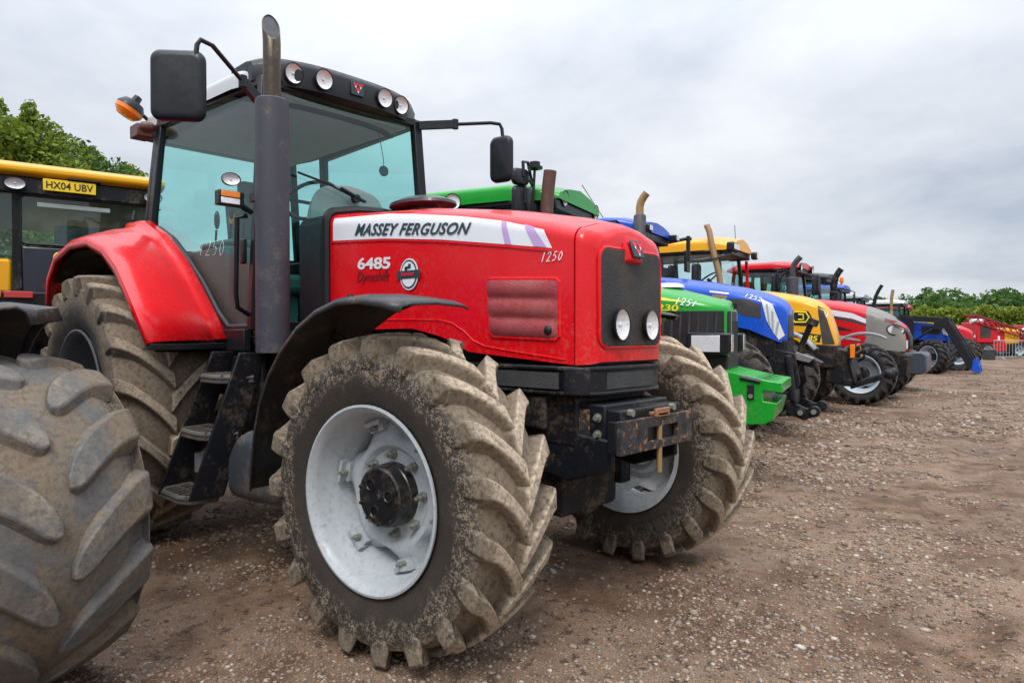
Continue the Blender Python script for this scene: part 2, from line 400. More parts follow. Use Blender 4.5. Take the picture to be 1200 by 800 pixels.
def hub(name,r,l0,l1,mat,matb,detail=True):
    mb=MB()
    mb.lathe([(l0,.02),(l0,r*.9),(l0+.006,r*.97),(l0+.02,r),(l0+.055,r),(l0+.06,r*1.03),(l1,r*1.05)],n=40)
    mb.lathe([(l0-.002,.001),(l0-.002,r*.78),(l0+.004,r*.80)],n=32)
    if detail:
        for i in range(3):
            a=2*pi*i/3+.5; c=(r*.5*math.cos(a),l0-.003,r*.5*math.sin(a))
            mb.lathe([(-.004,r*.15),(-.008,r*.17),(-.008,r*.20),(0,r*.22)],c=c,n=16)
        for i in range(10):
            a=2*pi*i/10; mb.tube([(r*.87*math.cos(a),l0+.01,r*.87*math.sin(a)),(r*.87*math.cos(a),l0-.008,r*.87*math.sin(a))],.008,6)
        mb.lathe([(-.003,.001),(-.006,r*.1),(0,r*.12)],c=(0,l0-.003,0),n=12)
    return mesh_of(name,mb,[mat,matb],32)
W={}
M['rub_f']=rubber('muddy_front_tyre_rubber',.70,wallmud=.9,hwid=.212,wallcol=(.048,.038,.031))
M['rub_r']=rubber('muddy_rear_tyre_rubber',.9,wallmud=.9,treadmud=1.1,lo=.72,hi=.85,mud=(.40,.32,.235),hwid=.32)
M['rub_n']=rubber('worn_grey_tyre_rubber',.66,mud=(.34,.275,.20),worn=1.0,treadmud=1.2,wearcol=(.105,.110,.115),lug=.03,hwid=.33)
M['rub_g']=rubber('dusty_black_tyre_rubber',.68,dark=(.022,.022,.024),mud=(.22,.18,.14),treadmud=.30,wallmud=.3,hwid=.24)
M['rub_b']=rubber('dark_tyre_rubber',.6,dark=(.016,.016,.018),mud=(.20,.16,.12),treadmud=.12,wallmud=.15,hwid=.24)
W['tf']=tyre('muddy_front_tyre',.70,.212,.375,19,.055,.098,M['rub_f'],A=.30)
W['rf']=rim('pale_rim',.376,.212,M['rim'],M['bolt'],disc=-.035)
W['hf']=hub('black_hub',.132,-.135,.0,M['hubblack'],M['bolt'])
W['tr']=tyre('muddy_rear_tyre',.90,.31,.50,20,.055,.10,M['rub_r'],A=.30)
M['rim_shaded']=paint('shaded_grey_rim_paint',(.10,.11,.12),dust=.5,rough=.5,coat=.05)  # grey rim paint, with the shade on the rear wheels put into its colour
W['rr']=rim('rear_rim',.50,.31,M['rim_shaded'],M['bolt'],lobes=8,disc=.0)
W['hr']=hub('rear_hub',.15,-.08,.06,M['hubblack'],M['bolt'])
W['tn']=tyre('worn_tyre',.66,.32,.36,13,.025,.17,M['rub_n'],A=.36,k=11,crown=.06,u0=.05,shk=.985)
W['tg']=tyre('plain_front_tyre',.68,.24,.36,18,.045,.085,M['rub_g'],seg=64,k=5)
W['tb']=tyre('dark_front_tyre',.60,.24,.36,18,.045,.08,M['rub_b'],seg=64,k=5)
W['tq']=tyre('plain_rear_tyre',.88,.29,.50,19,.05,.10,M['rub_g'],seg=64,k=5)
M['rimsilver']=paint('silver_blue_rim_paint',(.48,.54,.60),dust=.15,rough=.4,coat=.1)
W['rg']=rim('plain_rim',.36,.24,M['rimsilver'],M['bolt'],disc=.03,seg=40,detail=False)
W['rq']=rim('plain_rear_rim',.50,.29,M['rimsilver'],M['bolt'],disc=.0,seg=40,detail=False,lobes=8)
W['hg']=hub('plain_hub',.12,-.09,.05,M['hubblack'],M['bolt'],detail=False)
def wheel(kind,parent,x,y,R,t,r,h,steer=0,spin=0,bev=0):
    e=node_empty(kind,parent,(x,y,R-.012),steer)
    flip=pi if y>0 else 0
    to=link_mesh('tyre',W[t],e,0,bev); to.rotation_euler=(0,spin,0)
    a=link_mesh('rim',W[r],e); a.rotation_euler=(0,spin*1.7,flip)
    b=link_mesh('hub',W[h],e); b.rotation_euler=(0,.3,flip)
    return e
# ------------------------------------------------------------------ shared body builders
def interp(tab,x):
    xs=[p[0] for p in tab]; ys=[p[1] for p in tab]; return float(np.interp(x,xs,ys))
def section(x,w,zt,zb,r,crown,n=6):
    L=[(-w,zb),(-w,zb+(zt-r-zb)*.5)]
    for i in range(n+1):
        a=pi/2*i/n; L.append((-w+r-r*math.cos(a),zt-r+r*math.sin(a)))
    L+=[(-(w-r)*.6,zt+crown*.62),(0,zt+crown)]
    R_=[(-y,z) for y,z in L[-2::-1]]
    return [(x,y,z) for y,z in L+R_]
class Body:
    """bonnet surface: half width, top and bottom as functions of x"""
    def __init__(s,top,bot,w,r=.07,crown=.05): s.top,s.bot,s.wt,s.r,s.crown=top,bot,w,r,crown
    def W(s,x): return interp(s.wt,x)
    def R(s,x): return s.r if not isinstance(s.r,list) else interp(s.r,x)
    def sec(s,x): return section(x,s.W(x),interp(s.top,x),interp(s.bot,x),s.R(x),s.crown)
    def y(s,x,z):
        w=s.W(x); zt=interp(s.top,x); r=s.R(x); q=z-(zt-r)
        if q<=0: return -w
        return -w+r-math.sqrt(max(r*r-min(q,r)**2,0))
    def loft(s,xs,capfront=True,caprear=True):
        mb=MB(); rows=[s.sec(x) for x in xs]; mb.grid(rows); n=len(rows[0]); k=len(rows)
        fs=[]
        if caprear: fs.append(list(range(n)))
        if capfront: fs.append([(k-1)*n+i for i in range(n-1,-1,-1)])
        base=len(mb.v)-n*k
        for f in fs: mb.f.append([base+i for i in f]); mb.m.append(mb.cur)
        return mb
    def patch(s,lo,hi,nx=24,nz=6,lift=.003):
        """decal between the polylines lo and hi [(x,z)...] on the right-hand side"""
        mb=MB(); rows=[]
        def at(pl,t):
            x0,x1=pl[0][0],pl[-1][0]; x=x0+(x1-x0)*t; return x,interp(pl,x) if x1>x0 else pl[0][1]
        for i in range(nx+1):
            xa,za=at(lo,i/nx); xb,zb=at(hi,i/nx); row=[]
            for j in range(nz+1):
                x=xa+(xb-xa)*j/nz; z=za+(zb-za)*j/nz; row.append((x,s.y(x,z)-lift,z+(lift*.7 if z>interp(s.top,x)-s.R(x)*.6 else 0)))
            rows.append(row)
        return mb.grid(rows)
    def pt(s,x,z,lift=.003): return (x,s.y(x,z)-lift,z)
def rrect(y0,y1,z0,z1,r,n=5):
    P=[]
    for cx,cz,a0 in ((y1-r,z1-r,0),(y0+r,z1-r,pi/2),(y0+r,z0+r,pi),(y1-r,z0+r,1.5*pi)):
        for i in range(n+1):
            a=a0+pi/2*i/n; P.append((cx+r*math.cos(a),cz+r*math.sin(a)))
    return P
def lamp(parent,name,c,r,d=(1,0,0),depth=.05,case='black_clean',sz=1.0,lensname='lens',body=True):
    """round lamp looking along d; case + lens as a sub-part"""
    d=Vector(d).normalized(); q=d.to_track_quat('Y','Z').to_matrix()
    def tr(mb): mb.v=[tuple(Vector(c)+q@Vector((p[0],p[1],p[2]*sz))) for p in mb.v]; return mb
    mb=MB(); mb.lathe([(-depth,r*.55),(-depth*.6,r*.95),(-.004,r*1.10),(.006,r*1.12),(.008,r*1.0),(-.004,r*.98)],n=24,capped=False)
    mb.lathe([(-depth,.001),(-depth,r*.56)],n=24)
    o=obj(name,tr(mb),M[case],parent)
    mb=MB(); mb.lathe([(.002,r*.995),(-.006,r*.80),(-.011,r*.5),(-.013,.002)],n=24)
    obj('lens',tr(mb),M[lensname],o); mb=MB(); mb.ball((0,-.010,0),r*.16,r*.13,r*.16,10,6); obj('bulb',tr(mb),M['pale'],o)
    return o
def emblem(parent,c,s,right=(0,1,0),up=(0,0,1),lift=(.002,0,0)):
    mb=MB(); c=Vector(c); R_=Vector(right); U=Vector(up); n=Vector(lift)
    def tri(cx,cy,w,k):
        mb.mat(k); p=[(cx-w/2,cy+w*.42),(cx+w/2,cy+w*.42),(cx,cy-w*.42)]
        vs=[c+R_*(a*s)+U*(b*s)+n*(1+k*.5) for a,b in p]; mb.add(vs,[(0,1,2)])
    for cx,cy in ((-.24,.18),(.24,.18),(0,-.20)): tri(cx,cy,.5,0)
    for cx,cy in ((-.24,.0),(.24,.0),(0,-.38)): tri(cx,cy+.06,.2,1)
    return obj('emblem',mb,[M['redink'],M['pale']],parent,smooth=0)

# ------------------------------------------------------------------ the big red tractor
T=thing('red_tractor','large red tractor with black mudguard, tall charcoal exhaust and muddy tyres, nearest in the row','tractor',(0,0,0),'tractors parked in the row')
B=Body(top=[(-1.5,2.135),(-1.37,2.118),(-.74,2.072),(-.22,2.0),(.22,1.91),(.375,1.866),(.40,1.86),(.44,1.838),(.456,1.815)],
       bot=[(-1.5,1.40),(-.72,1.41),(-.48,1.365),(-.28,1.288),(.375,1.239),(.44,1.243),(.456,1.252)],
       w=[(-1.5,.406),(.375,.335),(.405,.326),(.435,.295),(.456,.245)],r=.075,crown=.045)
xs=[-1.5+i*(.372+1.5)/40 for i in range(41)]
bon=obj('bonnet',B.loft(xs),M['red'],T,smooth=50)
obj('bonnet_gap',MB().prism([(y,z) for _,y,z in [(p[0],p[1]*.97,p[2]-.012) for p in B.sec(.376)]],'x',.365,.386),M['black_clean'],bon)
xs=[.381,.392,.405,.417,.428,.437,.445,.451,.456]
obj('nose',B.loft(xs),M['red'],T,smooth=60)
# groove above the wheel cut-out
gl=[(-1.30,1.455),(-.9,1.459),(-.66,1.457),(-.50,1.452),(-.40,1.435),(-.31,1.39),(-.25,1.345),(-.17,1.318),(-.05,1.302),(.33,1.262)]
mb=MB(); mb.tube([B.pt(x,z,0) for x,z in gl],.0045,6); obj('crease',mb,M['red'],bon)
lo=[(-1.449,1.956),(-.95,1.925),(-.484,1.877),(.009,1.808),(.254,1.772)]; hi=[(-1.449,2.094),(-.95,2.068),(-.708,2.038),(-.35,1.985),(-.062,1.931),(.202,1.863)]
obj('stripe',B.patch(lo,hi,40,8,.0025),M['white'],bon,smooth=50)
mb=MB(); mb.tube([B.pt(x,z-.012,.001) for x,z in [(-1.46,1.956),(-.95,1.925),(-.484,1.877),(.009,1.808),(.27,1.768)]],.006,6); obj('crease',mb,M['red'],bon)
for a in ([(-.034,1.816),(.009,1.810)],[(-.062,1.929),(-.030,1.922)]),([(.147,1.79),(.222,1.779)],[(.084,1.897),(.142,1.880)]):
    obj('stripe_band',B.patch(a[0],a[1],4,6,.0045),M['lilac'],bon,smooth=50)
P=B.pt
text('lettering','MASSEY FERGUSON',M['ink'],bon,P(-1.224,1.966),P(-.277,1.885),P(-1.20,2.036),P(-.255,1.944),shear=.20,bold=.022,lift=.004,spc=1.08)
text('model_number','6485',M['pale'],bon,P(-1.198,1.762),P(-.898,1.749),P(-1.198,1.832),P(-.89,1.817),bold=.03)
text('lettering','Dynashift',M['maroon'],bon,P(-1.207,1.672),P(-.905,1.664),P(-1.207,1.748),P(-.905,1.740),shear=.35,bold=.004)
chalk('1250',M['chalk'],bon,P(.188,1.713),P(.318,1.713),P(.196,1.757),P(.326,1.752),.0024)
# oval dealer seal
def seal_disc(rx,rz,y,m,k=28):
    mb=MB(); mb.add([(-.733+rx*math.cos(2*pi*i/k),B.y(-.733,1.7)-.37*0-y+.0377*rx*math.cos(2*pi*i/k)*-1*0,1.708+rz*math.sin(2*pi*i/k)) for i in range(k)],[list(range(k))]); return mb
seal=obj('dealer_seal',seal_disc(.080,.088,.006,0),M['white'],bon,smooth=0,solid=.002)
obj('seal_ring',seal_disc(.072,.080,.0085,0),M['ink'],seal,smooth=0)
obj('seal_face',seal_disc(.062,.070,.0100,0),M['white'],seal,smooth=0)
mb=MB(); yb=B.y(-.733,1.7)-.0125; mb.add([(-.835,yb,1.685),(-.631,yb,1.685),(-.637,yb,1.708),(-.631,yb,1.729),(-.835,yb,1.729),(-.829,yb,1.708)],[range(6)]); obj('seal_band',mb,M['ink'],seal,smooth=0)
text('seal_lettering','Bentley',M['redink'],seal,(-.79,yb-.002,1.692),(-.676,yb-.002,1.692),(-.79,yb-.002,1.722),(-.676,yb-.002,1.722),bold=.02)
mb=MB(); mb.box(-.762,-.712,yb+.001,yb+.002,1.738,1.752); mb.box(-.735,-.712,yb+.001,yb+.002,1.752,1.765); mb.lathe([(0,.001),(0,.012)],c=(-.755,yb+.001,1.737),n=12); obj('seal_picture',mb,M['ink'],seal,smooth=0)
# side grille: three ribs of mesh in a shallow recess
gq=[(-.158,1.652),(.291,1.629),(.296,1.353),(-.13,1.367)]
def gp(u,v):
    xl=-.158+(.028)*(1-v)**2; xr=.293; zt=1.652-.023*u; zb=1.367-.014*u; x=xl+(xr-xl)*u; return x,zb+(zt-zb)*v
fr=[]
for (u,v) in [(.04,0),(.96,0),(1,.05),(1,.95),(.96,1),(.04,1),(0,.95),(0,.05),(.04,0)]:
    x,z=gp(u,v); fr.append(P(x,z,.000))
sg=obj('side_grille',MB().tube(fr,.010,6),M['red'],bon)
rows=[]
for i in range(27):
    v=i/26*.96+.02; bulge=.020*abs(math.sin(v*3*pi))**.6
    rows.append([P(gp(u,v)[0],gp(u,v)[1],.002+bulge*(min(1,8*min(u,1-u)))**.5) for u in [.01,.03,.06,.12,.3,.5,.7,.88,.94,.97,.99]])
obj('mesh_panel',MB().grid(rows),M['redgrille'],sg,smooth=60)
for x,z,r in ((.242,1.396,.021),(-1.257,1.601,.018)):
    mb=MB(); yb=B.y(x,z); mb.tube([(x,yb+.01,z),(x,yb-.022,z)],r,14); mb.ball((x,yb-.022,z),r,.010,r,12,6); obj('latch_knob',mb,M['black_clean'],bon)
# nose grille with the badge bump, headlights
og=rrect(-.258,.258,1.318,1.772,.055)
obj('front_grille',MB().prism(og,'x',.440,.466),M['grille'],T,bev=.008)
mb=MB(); mb.tube([(.458,y,z) for y,z in og]+[(.458,*og[0])],.009,6); obj('grille_rim',mb,M['red'],T)
mb=MB(); mb.hexa([(.40,-.11,1.86),(.40,.11,1.86),(.445,.08,1.70),(.445,-.08,1.70)],[(.455,-.062,1.845),(.455,.062,1.845),(.494,.052,1.722),(.494,-.052,1.722)])
bp=obj('badge_mount',mb,M['red'],T,bev=.012)
bd=obj('badge',MB().obox((.489,0,1.776),(.012,.088,.086),(0,rad(-17),0)),M['ink'],bp,bev=.004)
emblem(bd,(.4955,0,1.776),.088,up=(-.29,0,.957),lift=(.0015,0,.0004))
for y in (-.128,.128): lamp(T,'headlight',(.493,y,1.422),.060,(1,0,0),.028,'black_clean',1.18)
# black skirt under the bonnet with inset screens
def plan(o,xf=.456): return [(-.30,-.345-o),(.375,-.332-o),(.43,-.29-o),(xf+o,-.235),(xf+o,.235),(.43,.29+o),(.375,.332+o),(-.30,.345+o)]
mb=MB(); mb.prism(plan(.0),'z',1.10,1.236); sk=obj('front_skirt',mb,M['black'],T,bev=.012)
mb=MB()
for z0,z1 in ((1.10,1.118),(1.212,1.232)): mb.prism(plan(.012),'z',z0,z1)
mb.prism([(.33,-.357),(.39,-.347),(.44,-.30),(.40,-.27),(.33,-.3)],'z',1.103,1.229)
obj('skirt_frame',mb,M['black'],sk,bev=.006)
mb=MB(); mb.box(-.26,.30,-.3535,-.3485,1.128,1.203); mb.box(.456,.4595,-.20,.20,1.128,1.203); obj('inset_screen',mb,M['screen'],sk)
# front weight carrier
mb=MB(); mb.box(.20,.50,-.27,.27,.90,1.065); mb.box(.44,.575,-.255,.255,.915,1.045)
mb.prism([(.05,.74),(.30,.70),(.55,.78),(.55,.91),(.05,.95)],'y',-.285,-.262); mb.prism([(.05,.74),(.30,.70),(.55,.78),(.55,.91),(.05,.95)],'y',.262,.285)
wf=obj('weight_carrier',mb,M['black'],T,bev=.01)
mb=MB(); X0,X1=.585,.612
gy=[-.315,-.10,.17,.305]; gz=[.855,.893,.957,1.003]
mb.add([(.600,y,z) for y in gy for z in gz],[(a*4+b,a*4+b+1,a*4+b+5,a*4+b+4) for a in range(3) for b in range(3) if (a,b)!=(1,1)])
tp=obj('tow_plate',mb,M['rusty'],wf,solid=.026,smooth=0,bev=.003)
for y in (-.315,.28): obj('plate_cheek',MB().box(.54,X0,y,y+.025,.86,1.0),M['black'],tp,bev=.003)
mb=MB()
for y,z in ((-.17,.935),(.235,.935)): mb.tube([(.6115,y,z),(.6135,y,z)],.020,16)
for y,z in ((-.2,.87),(.22,.872),(.10,.87)): mb.tube([(.6115,y,z),(.6135,y,z)],.007,10)
mb.box(.574,.584,-.10,.17,.89,.96); obj('bolt_hole',mb,M['louvre'],tp)
mb=MB(); mb.box(.55,.625,-.03,.06,1.004,1.02); mb.box(.61,.625,-.045,.075,1.0,1.04); mb.box(.555,.57,-.045,.075,1.0,1.04); obj('clevis',mb,M['rust'],wf,bev=.004)
obj('hitch_pin',MB().cyl((.60,.02,.74),(.60,.02,1.03),.013),M['tan_pipe'],wf)
for x,y,z in ((.46,-.27,1.005),(.46,-.27,.93),(-.14,-.33,.99),(-.14,-.33,1.06),(-.02,-.33,.99),(-.02,-.33,1.06)):
    mb=MB(); mb.tube([(x,y-.001,z),(x,y-.005,z)],.021,12); mb.tube([(x,y-.004,z),(x,y-.024,z)],.013,6); obj('bolt',mb,M['bolt'],wf)
for y in (-.2,.16): obj('bolt',MB().tube([(.575,y,1.03),(.60,y,1.03)],.017,6),M['bolt'],wf)
mb=MB(); mb.box(.37,.40,-.278,-.268,.90,1.03); mb.prism([(.36,.90),(.42,.90),(.42,1.04),(.36,1.04)],'y',-.2795,-.2765); obj('rust_strap',mb,M['rusty'],wf,bev=.003)
# chassis, engine, axle
mb=MB(); mb.box(-.35,.36,-.29,.29,.86,1.10); mb.box(-1.55,-.30,-.26,.26,.62,1.42); mb.box(-3.3,-1.5,-.32,.32,.62,1.30); mb.box(-.35,.20,-.33,-.295,.93,1.09); mb.box(-.35,.20,.295,.33,.93,1.09)
mb.cyl((-.3,0,.66),(.22,0,.64),.17); mb.box(-.22,.22,-.22,.22,.5,.9)
obj('chassis',mb,M['chassis'],T,bev=.015)
mb=MB(); mb.lathe([(-.75,.115),(-.5,.10),(-.3,.13),(-.12,.19),(.12,.19),(.3,.13),(.5,.10),(.75,.115)],c=(-.13,0,.66),n=24,capped=True)
for s in (-1,1):
    mb.tube([(-.13,s*.58,.40),(-.13,s*.60,.94)],[.09,.09],16); mb.tube([(-.18,s*.15,.70),(-.30,s*.62,.74)],.032,10); mb.box(-.27,.0,s*.66-.05,s*.66+.05,.50,.82)
obj('front_axle',mb,M['chassis'],T,bev=.008)
mb=MB(); mb.lathe([(-.75,.13),(-.3,.2),(0,.26),(.3,.2),(.75,.13)],c=(-3.0,0,.9),n=24,capped=True); obj('rear_axle',mb,M['chassis'],T)
wheel('front_wheel',T,-.14,-.90,.70,'tf','rf','hf',rad(6),.13,.006)
wheel('front_wheel',T,-.10,.94,.70,'tf','rf','hf',rad(1),.05,.006)
wheel('rear_wheel',T,-3.0,-1.10,.90,'tr','rr','hr',0,.1,.006)
wheel('rear_wheel',T,-3.0,1.06,.90,'tr','rr','hr',0,.3,.006)
# raised maker's letters on the far front tyre's inner wall
def arc_text(parent,body,R,y,a0,step,h,mat,steer_off=(0,0,0)):
    for i,ch in enumerate(body):
        if ch==' ': continue
        a=a0+i*step; c=Vector((R*math.cos(a),y,R*math.sin(a))); up=-Vector((math.cos(a),0,math.sin(a))); rt=Vector((-math.sin(a),0,math.cos(a)))
        w=h*.42
        yield ch,[c-rt*w-up*h/2,c+rt*w-up*h/2,c-rt*w+up*h/2,c+rt*w+up*h/2]
fw=[o for o in T.children if o.name.startswith('front_wheel')][1]
tyre_far=[c for c in fw.children if c.name.startswith('tyre')][0]
mt=M['rub_letter']=plain('tyre_letter_rubber',(.06,.055,.05),.6)
first=None
for wd,a0 in (('BKT',rad(222)),('AGRIMAX',rad(278))):
    mb=MB()
    for ch,q in arc_text(fw,wd,.505,-.211,a0,.145,.075,mt):
        o=text('wall_letter',ch,mt,fw,*q,bold=.02,lift=.001,depth=.004)
        me=o.data; b=len(mb.v); mb.v+= [tuple(v.co) for v in me.vertices]
        for f in me.polygons: mb.f.append([b+i for i in f.vertices]); mb.m.append(0)
        bpy.data.objects.remove(o)
    obj('raised_lettering',mb,mt,fw,smooth=0,solid=.004)
# front mudguards
def guard(s,y0,y1,name='mudguard'):
    path=[(.19,1.488),(.10,1.512),(-.04,1.53),(-.2,1.524),(-.36,1.485),(-.52,1.412),(-.66,1.31),(-.78,1.19),(-.87,1.05),(-.925,.90),(-.955,.76),(-.965,.62)]
    if s>0: path=[(x-.14,z) for x,z in path]
    ys=[y0,y0+.012,y0+.05,(y0+y1)/2,y1-.03,y1]; dz=[-.030,-.006,.004,.012,.004,-.006]
    rows=[]
    for i,(x,z) in enumerate(path):
        a=path[max(i-1,0)];b=path[min(i+1,len(path)-1)]; t=Vector((b[0]-a[0],b[1]-a[1])).normalized(); n=Vector((-t.y,t.x)) if t.x>0 else Vector((t.y,-t.x))
        if n.y<0 and i<8: n=-n
        k=1-.12*max(0,(1.5-i))   # the front corners are rounded
        ym=(y0+y1)/2
        rows.append([(x+n.x*d,ym+(y-ym)*(k if i<2 else 1),z+n.y*d) for y,d in zip(ys,dz)])
    o=obj(name,MB().grid(rows),M['fender_black'],T,solid=.010,smooth=60,bev=0)
    mb=MB(); mb.tube([(-.55,(y0+y1)/2,1.38),(-.42,s*.62,1.1),(-.12,s*.60,.95)],.022,8); obj('bracket',mb,M['chassis'],o)
    return o
guard(-1,-1.20,-.77); guard(1,1.20,.77)
# red rear wings
outer=[(-4.02,1.55),(-3.96,1.80),(-3.76,1.95),(-3.38,2.02),(-2.98,2.01),(-2.66,1.925),(-2.40,1.785),(-2.14,1.56),(-1.88,1.325)]
inner=[(-4.0,1.80),(-3.88,2.04),(-3.62,2.20),(-3.32,2.18),(-3.02,2.05),(-2.74,1.86),(-2.50,1.66),(-2.30,1.48),(-2.13,1.325)]
for s in (-1,1):
    rows=[]
    for i,((xo,zo),(xi,zi)) in enumerate(zip(outer,inner)):
        yo=s*1.33; yi=s*.80; r=[]
        nx,nz=(xo+3.0),(zo-.9); L=math.hypot(nx,nz); nx/=L; nz/=L
        r.append((xo-nx*.045,yo-s*.002,zo-nz*.045)); r.append((xo-nx*.012,yo+s*.004,zo-nz*.012))
        for t,b in ((.0,.006),(.05,.02),(.2,.034),(.5,.045),(.72,.035),(.84,.030)): r.append((xo+(xi-xo)*t+nx*b,yo+(yi-yo)*t,zo+(zi-zo)*t+nz*b))
        r.append((xi+nx*.055,yo+(yi-yo)*.88,zi+nz*.055)); r.append((xi+nx*.06,yi,zi+nz*.06)); r.append((xi-.05,s*.70,zi))
        rows.append(r)
    o=obj('rear_mudguard',MB().grid(rows),M['red'],T,solid=.012,smooth=55)
    mb=MB(); mb.hexa([(-2.02,s*1.32,1.285),(-1.90,s*1.32,1.285),(-1.87,s*1.32,1.322),(-1.95,s*1.32,1.322)],[(-2.34,s*.74,1.285),(-2.12,s*.74,1.285),(-2.10,s*.74,1.322),(-2.25,s*.74,1.322)]); obj('mudguard_lip',mb,M['tank'],o,bev=.004)
    mb=MB(); rw=[[(xo-.05,s*1.28,zo-.05),(xi-.06,s*.78,zi-.07)] for (xo,zo),(xi,zi) in zip(outer,inner)]; obj('wheel_liner',mb.grid(rw),M['chassis'],o)
    for y,x in ((1.2,-1.985),(.92,-2.13)): obj('rivet',MB().ball((x,s*y,1.38),.010),M['rust'],o)
# cab
def sy(z,x): # right side plane of the cab
    t=(z-1.4)/1.65; u=(x+1.85)/(-1.55); return -((.72+.10*u)-(.11)*t)
cabf=MB()
for s in (-1,1):
    def p(x,z): return (x,-s*sy(z,x)*-1*-1 if False else s*abs(sy(z,x)),z)
    A0,A1=p(-1.85,1.40),p(-1.90,3.02); B0,B1=p(-3.40,2.20),p(-3.35,3.02)
    cabf.bar(A0,A1,.075,.06,(0,1,0)); cabf.bar(B0,B1,.05,.085,(0,1,0))
    cabf.bar(p(-1.88,3.0),p(-3.38,3.0),.06,.06,(0,1,0))
    low=[(-1.85,1.42),(-2.15,1.42),(-2.30,1.52),(-2.52,1.72),(-2.76,1.90),(-3.02,2.07),(-3.25,2.17),(-3.42,2.21)]
    cabf.tube([p(x,z) for x,z in low],.026,6)
    C0,C1=(-3.78,s*.70,1.9),(-3.72,s*.60,3.0)
    cabf.bar(C0,C1,.06,.06); cabf.tube([B0,C0],.03,6)
    mb=MB(); pl=[(-1.87,2.98),(-1.86,1.44)]+[(x,z+.02) for x,z in low[1:]]+[(-3.37,2.98)]
    mb.add([p(x,z) for x,z in pl],[range(len(pl))]); obj('side_window',mb,M['glass'],T,smooth=0,solid=.005)
    mb=MB(); mb.add([B0,B1,C1,C0],[range(4)]); obj('quarter_window',mb,M['glass'],T,smooth=0,solid=.005)
cabf.bar((-3.78,-.7,2.05),(-3.78,.7,2.05),.06,.08,(0,0,1)); cabf.bar((-3.72,-.6,2.98),(-3.72,.6,2.98),.06,.06,(0,0,1)); cabf.bar((-1.85,-.72,1.43),(-1.85,.72,1.43),.06,.06,(0,0,1)); cabf.bar((-1.9,-.6,3.0),(-1.9,.6,3.0),.06,.06,(0,0,1))
cabf.box(-2.15,-1.85,-.79,-.74,1.27,1.41); cabf.box(-2.15,-1.85,.74,.79,1.27,1.41)
obj('cab_frame',cabf,M['black_clean'],T,bev=.008)
mb=MB(); mb.add([(-1.855,-.70,1.45),(-1.855,.70,1.45),(-1.90,.60,2.98),(-1.90,-.60,2.98)],[range(4)]); obj('windscreen',mb,M['glass'],T,smooth=0,solid=.005)
mb=MB(); mb.add([(-3.775,-.68,2.08),(-3.775,.68,2.08),(-3.72,.58,2.96),(-3.72,-.58,2.96)],[range(4)]); obj('rear_window',mb,M['glass'],T,smooth=0,solid=.005)
mb=MB(); mb.box(-3.75,-1.80,-.70,.70,1.26,1.36); mb.box(-3.80,-3.70,-.68,.68,1.3,2.06); mb.box(-3.7,-3.2,-.70,-.45,1.36,2.02); mb.box(-3.7,-3.2,.45,.70,1.36,2.02); obj('cab_floor',mb,M['black_clean'],T,bev=.01)
# roof, visor, work lamps
RB=Body(top=[(-3.98,3.07),(-3.9,3.12),(-3.6,3.14),(-2.0,3.12),(-1.82,3.10)],bot=[(-3.98,3.02),(-1.82,2.99)],w=[(-3.98,.60),(-3.9,.68),(-3.5,.735),(-2.2,.70),(-2.0,.66),(-1.95,.62)],r=.06,crown=.075)
rf=obj('roof',RB.loft([-3.98,-3.94,-3.9,-3.75,-3.6,-3.3,-3.0,-2.6,-2.2,-2.1,-2.02,-1.97,-1.95]),M['white_roof'],T,smooth=60)
mb=MB(); mb.box(-3.8,-1.95,-.56,.56,2.955,2.985); obj('lining',mb,M['lining'],rf)
rows=[]
def vx(y): return -1.775-.17*(abs(y)/.64)**3
for i in range(25):
    y=-.665+1.33*i/24; e=1-.30*max(0,(abs(y)-.52)/.145)**2; x=vx(y); zc=3.06
    rows.append([(x-.30,y,zc+(q-zc)*e) if k in(0,5) else (x+dx,y,zc+(q-zc)*e) for k,(dx,q) in enumerate([(-.30,3.185),(-.09,3.188),(-.02,3.165),(0,3.12),(-.012,2.99),(-.045,2.945),(-.28,2.93)])])
vm=MB().grid(rows); n=7
vm.f.append([i for i in range(n)]); vm.m.append(0); vm.f.append([24*n+i for i in range(n-1,-1,-1)]); vm.m.append(0)
vis=obj('visor',vm,M['black_clean'],T,smooth=50)
for y in (-.455,-.262,.232,.405): lamp(T,'work_lamp',(vx(y)+.012,y,3.072),.062,(1,0,-.12),.05)
bd=obj('roof_badge',MB().box(-1.782,-1.768,-.052,.052,3.03,3.125),M['ink'],vis,bev=.004); emblem(bd,(-1.7675,0,3.078),.085)
# wiper, seat, wheel, console, levers
mb=MB(); mb.tube([(-1.84,-.42,2.44),(-1.835,-.20,2.40),(-1.83,.03,2.33)],.008,6); mb.bar((-1.83,-.10,2.385),(-1.828,.10,2.315),.012,.03); mb.tube([(-1.86,.03,2.33),(-1.82,.03,2.33)],.03,10); obj('wiper',mb,M['black_clean'],T)
mb=MB(); mb.box(-3.2,-2.7,-.25,.25,1.7,1.85); mb.obox((-3.22,0,2.15),(.14,.48,.66),(0,rad(-10),0)); mb.box(-3.1,-2.8,-.15,.15,1.35,1.7); mb.obox((-3.3,0,2.56),(.10,.26,.20),(0,rad(-10),0)); obj('seat',mb,M['seat'],T,bev=.05,seg=3)
mb=MB(); rows=[]
for i in range(9):
    t=i/8; x=-2.12+.24*t; w=.20+.10*t; zt=2.40-.10*(1-t)**2+.0
    rows.append(section(x,w,zt,1.36,.16,.02))
mb.grid(rows); mb.f.append(list(range(len(rows[0])))); mb.m.append(0); mb.f.append([8*len(rows[0])+i for i in range(len(rows[0]))]); mb.m.append(0)
obj('dashboard',mb,M['console'],T)
mb=MB(); sw=[]
R3=Euler((0,rad(-35),0)).to_matrix()
c=Vector((-2.36,0,2.38))
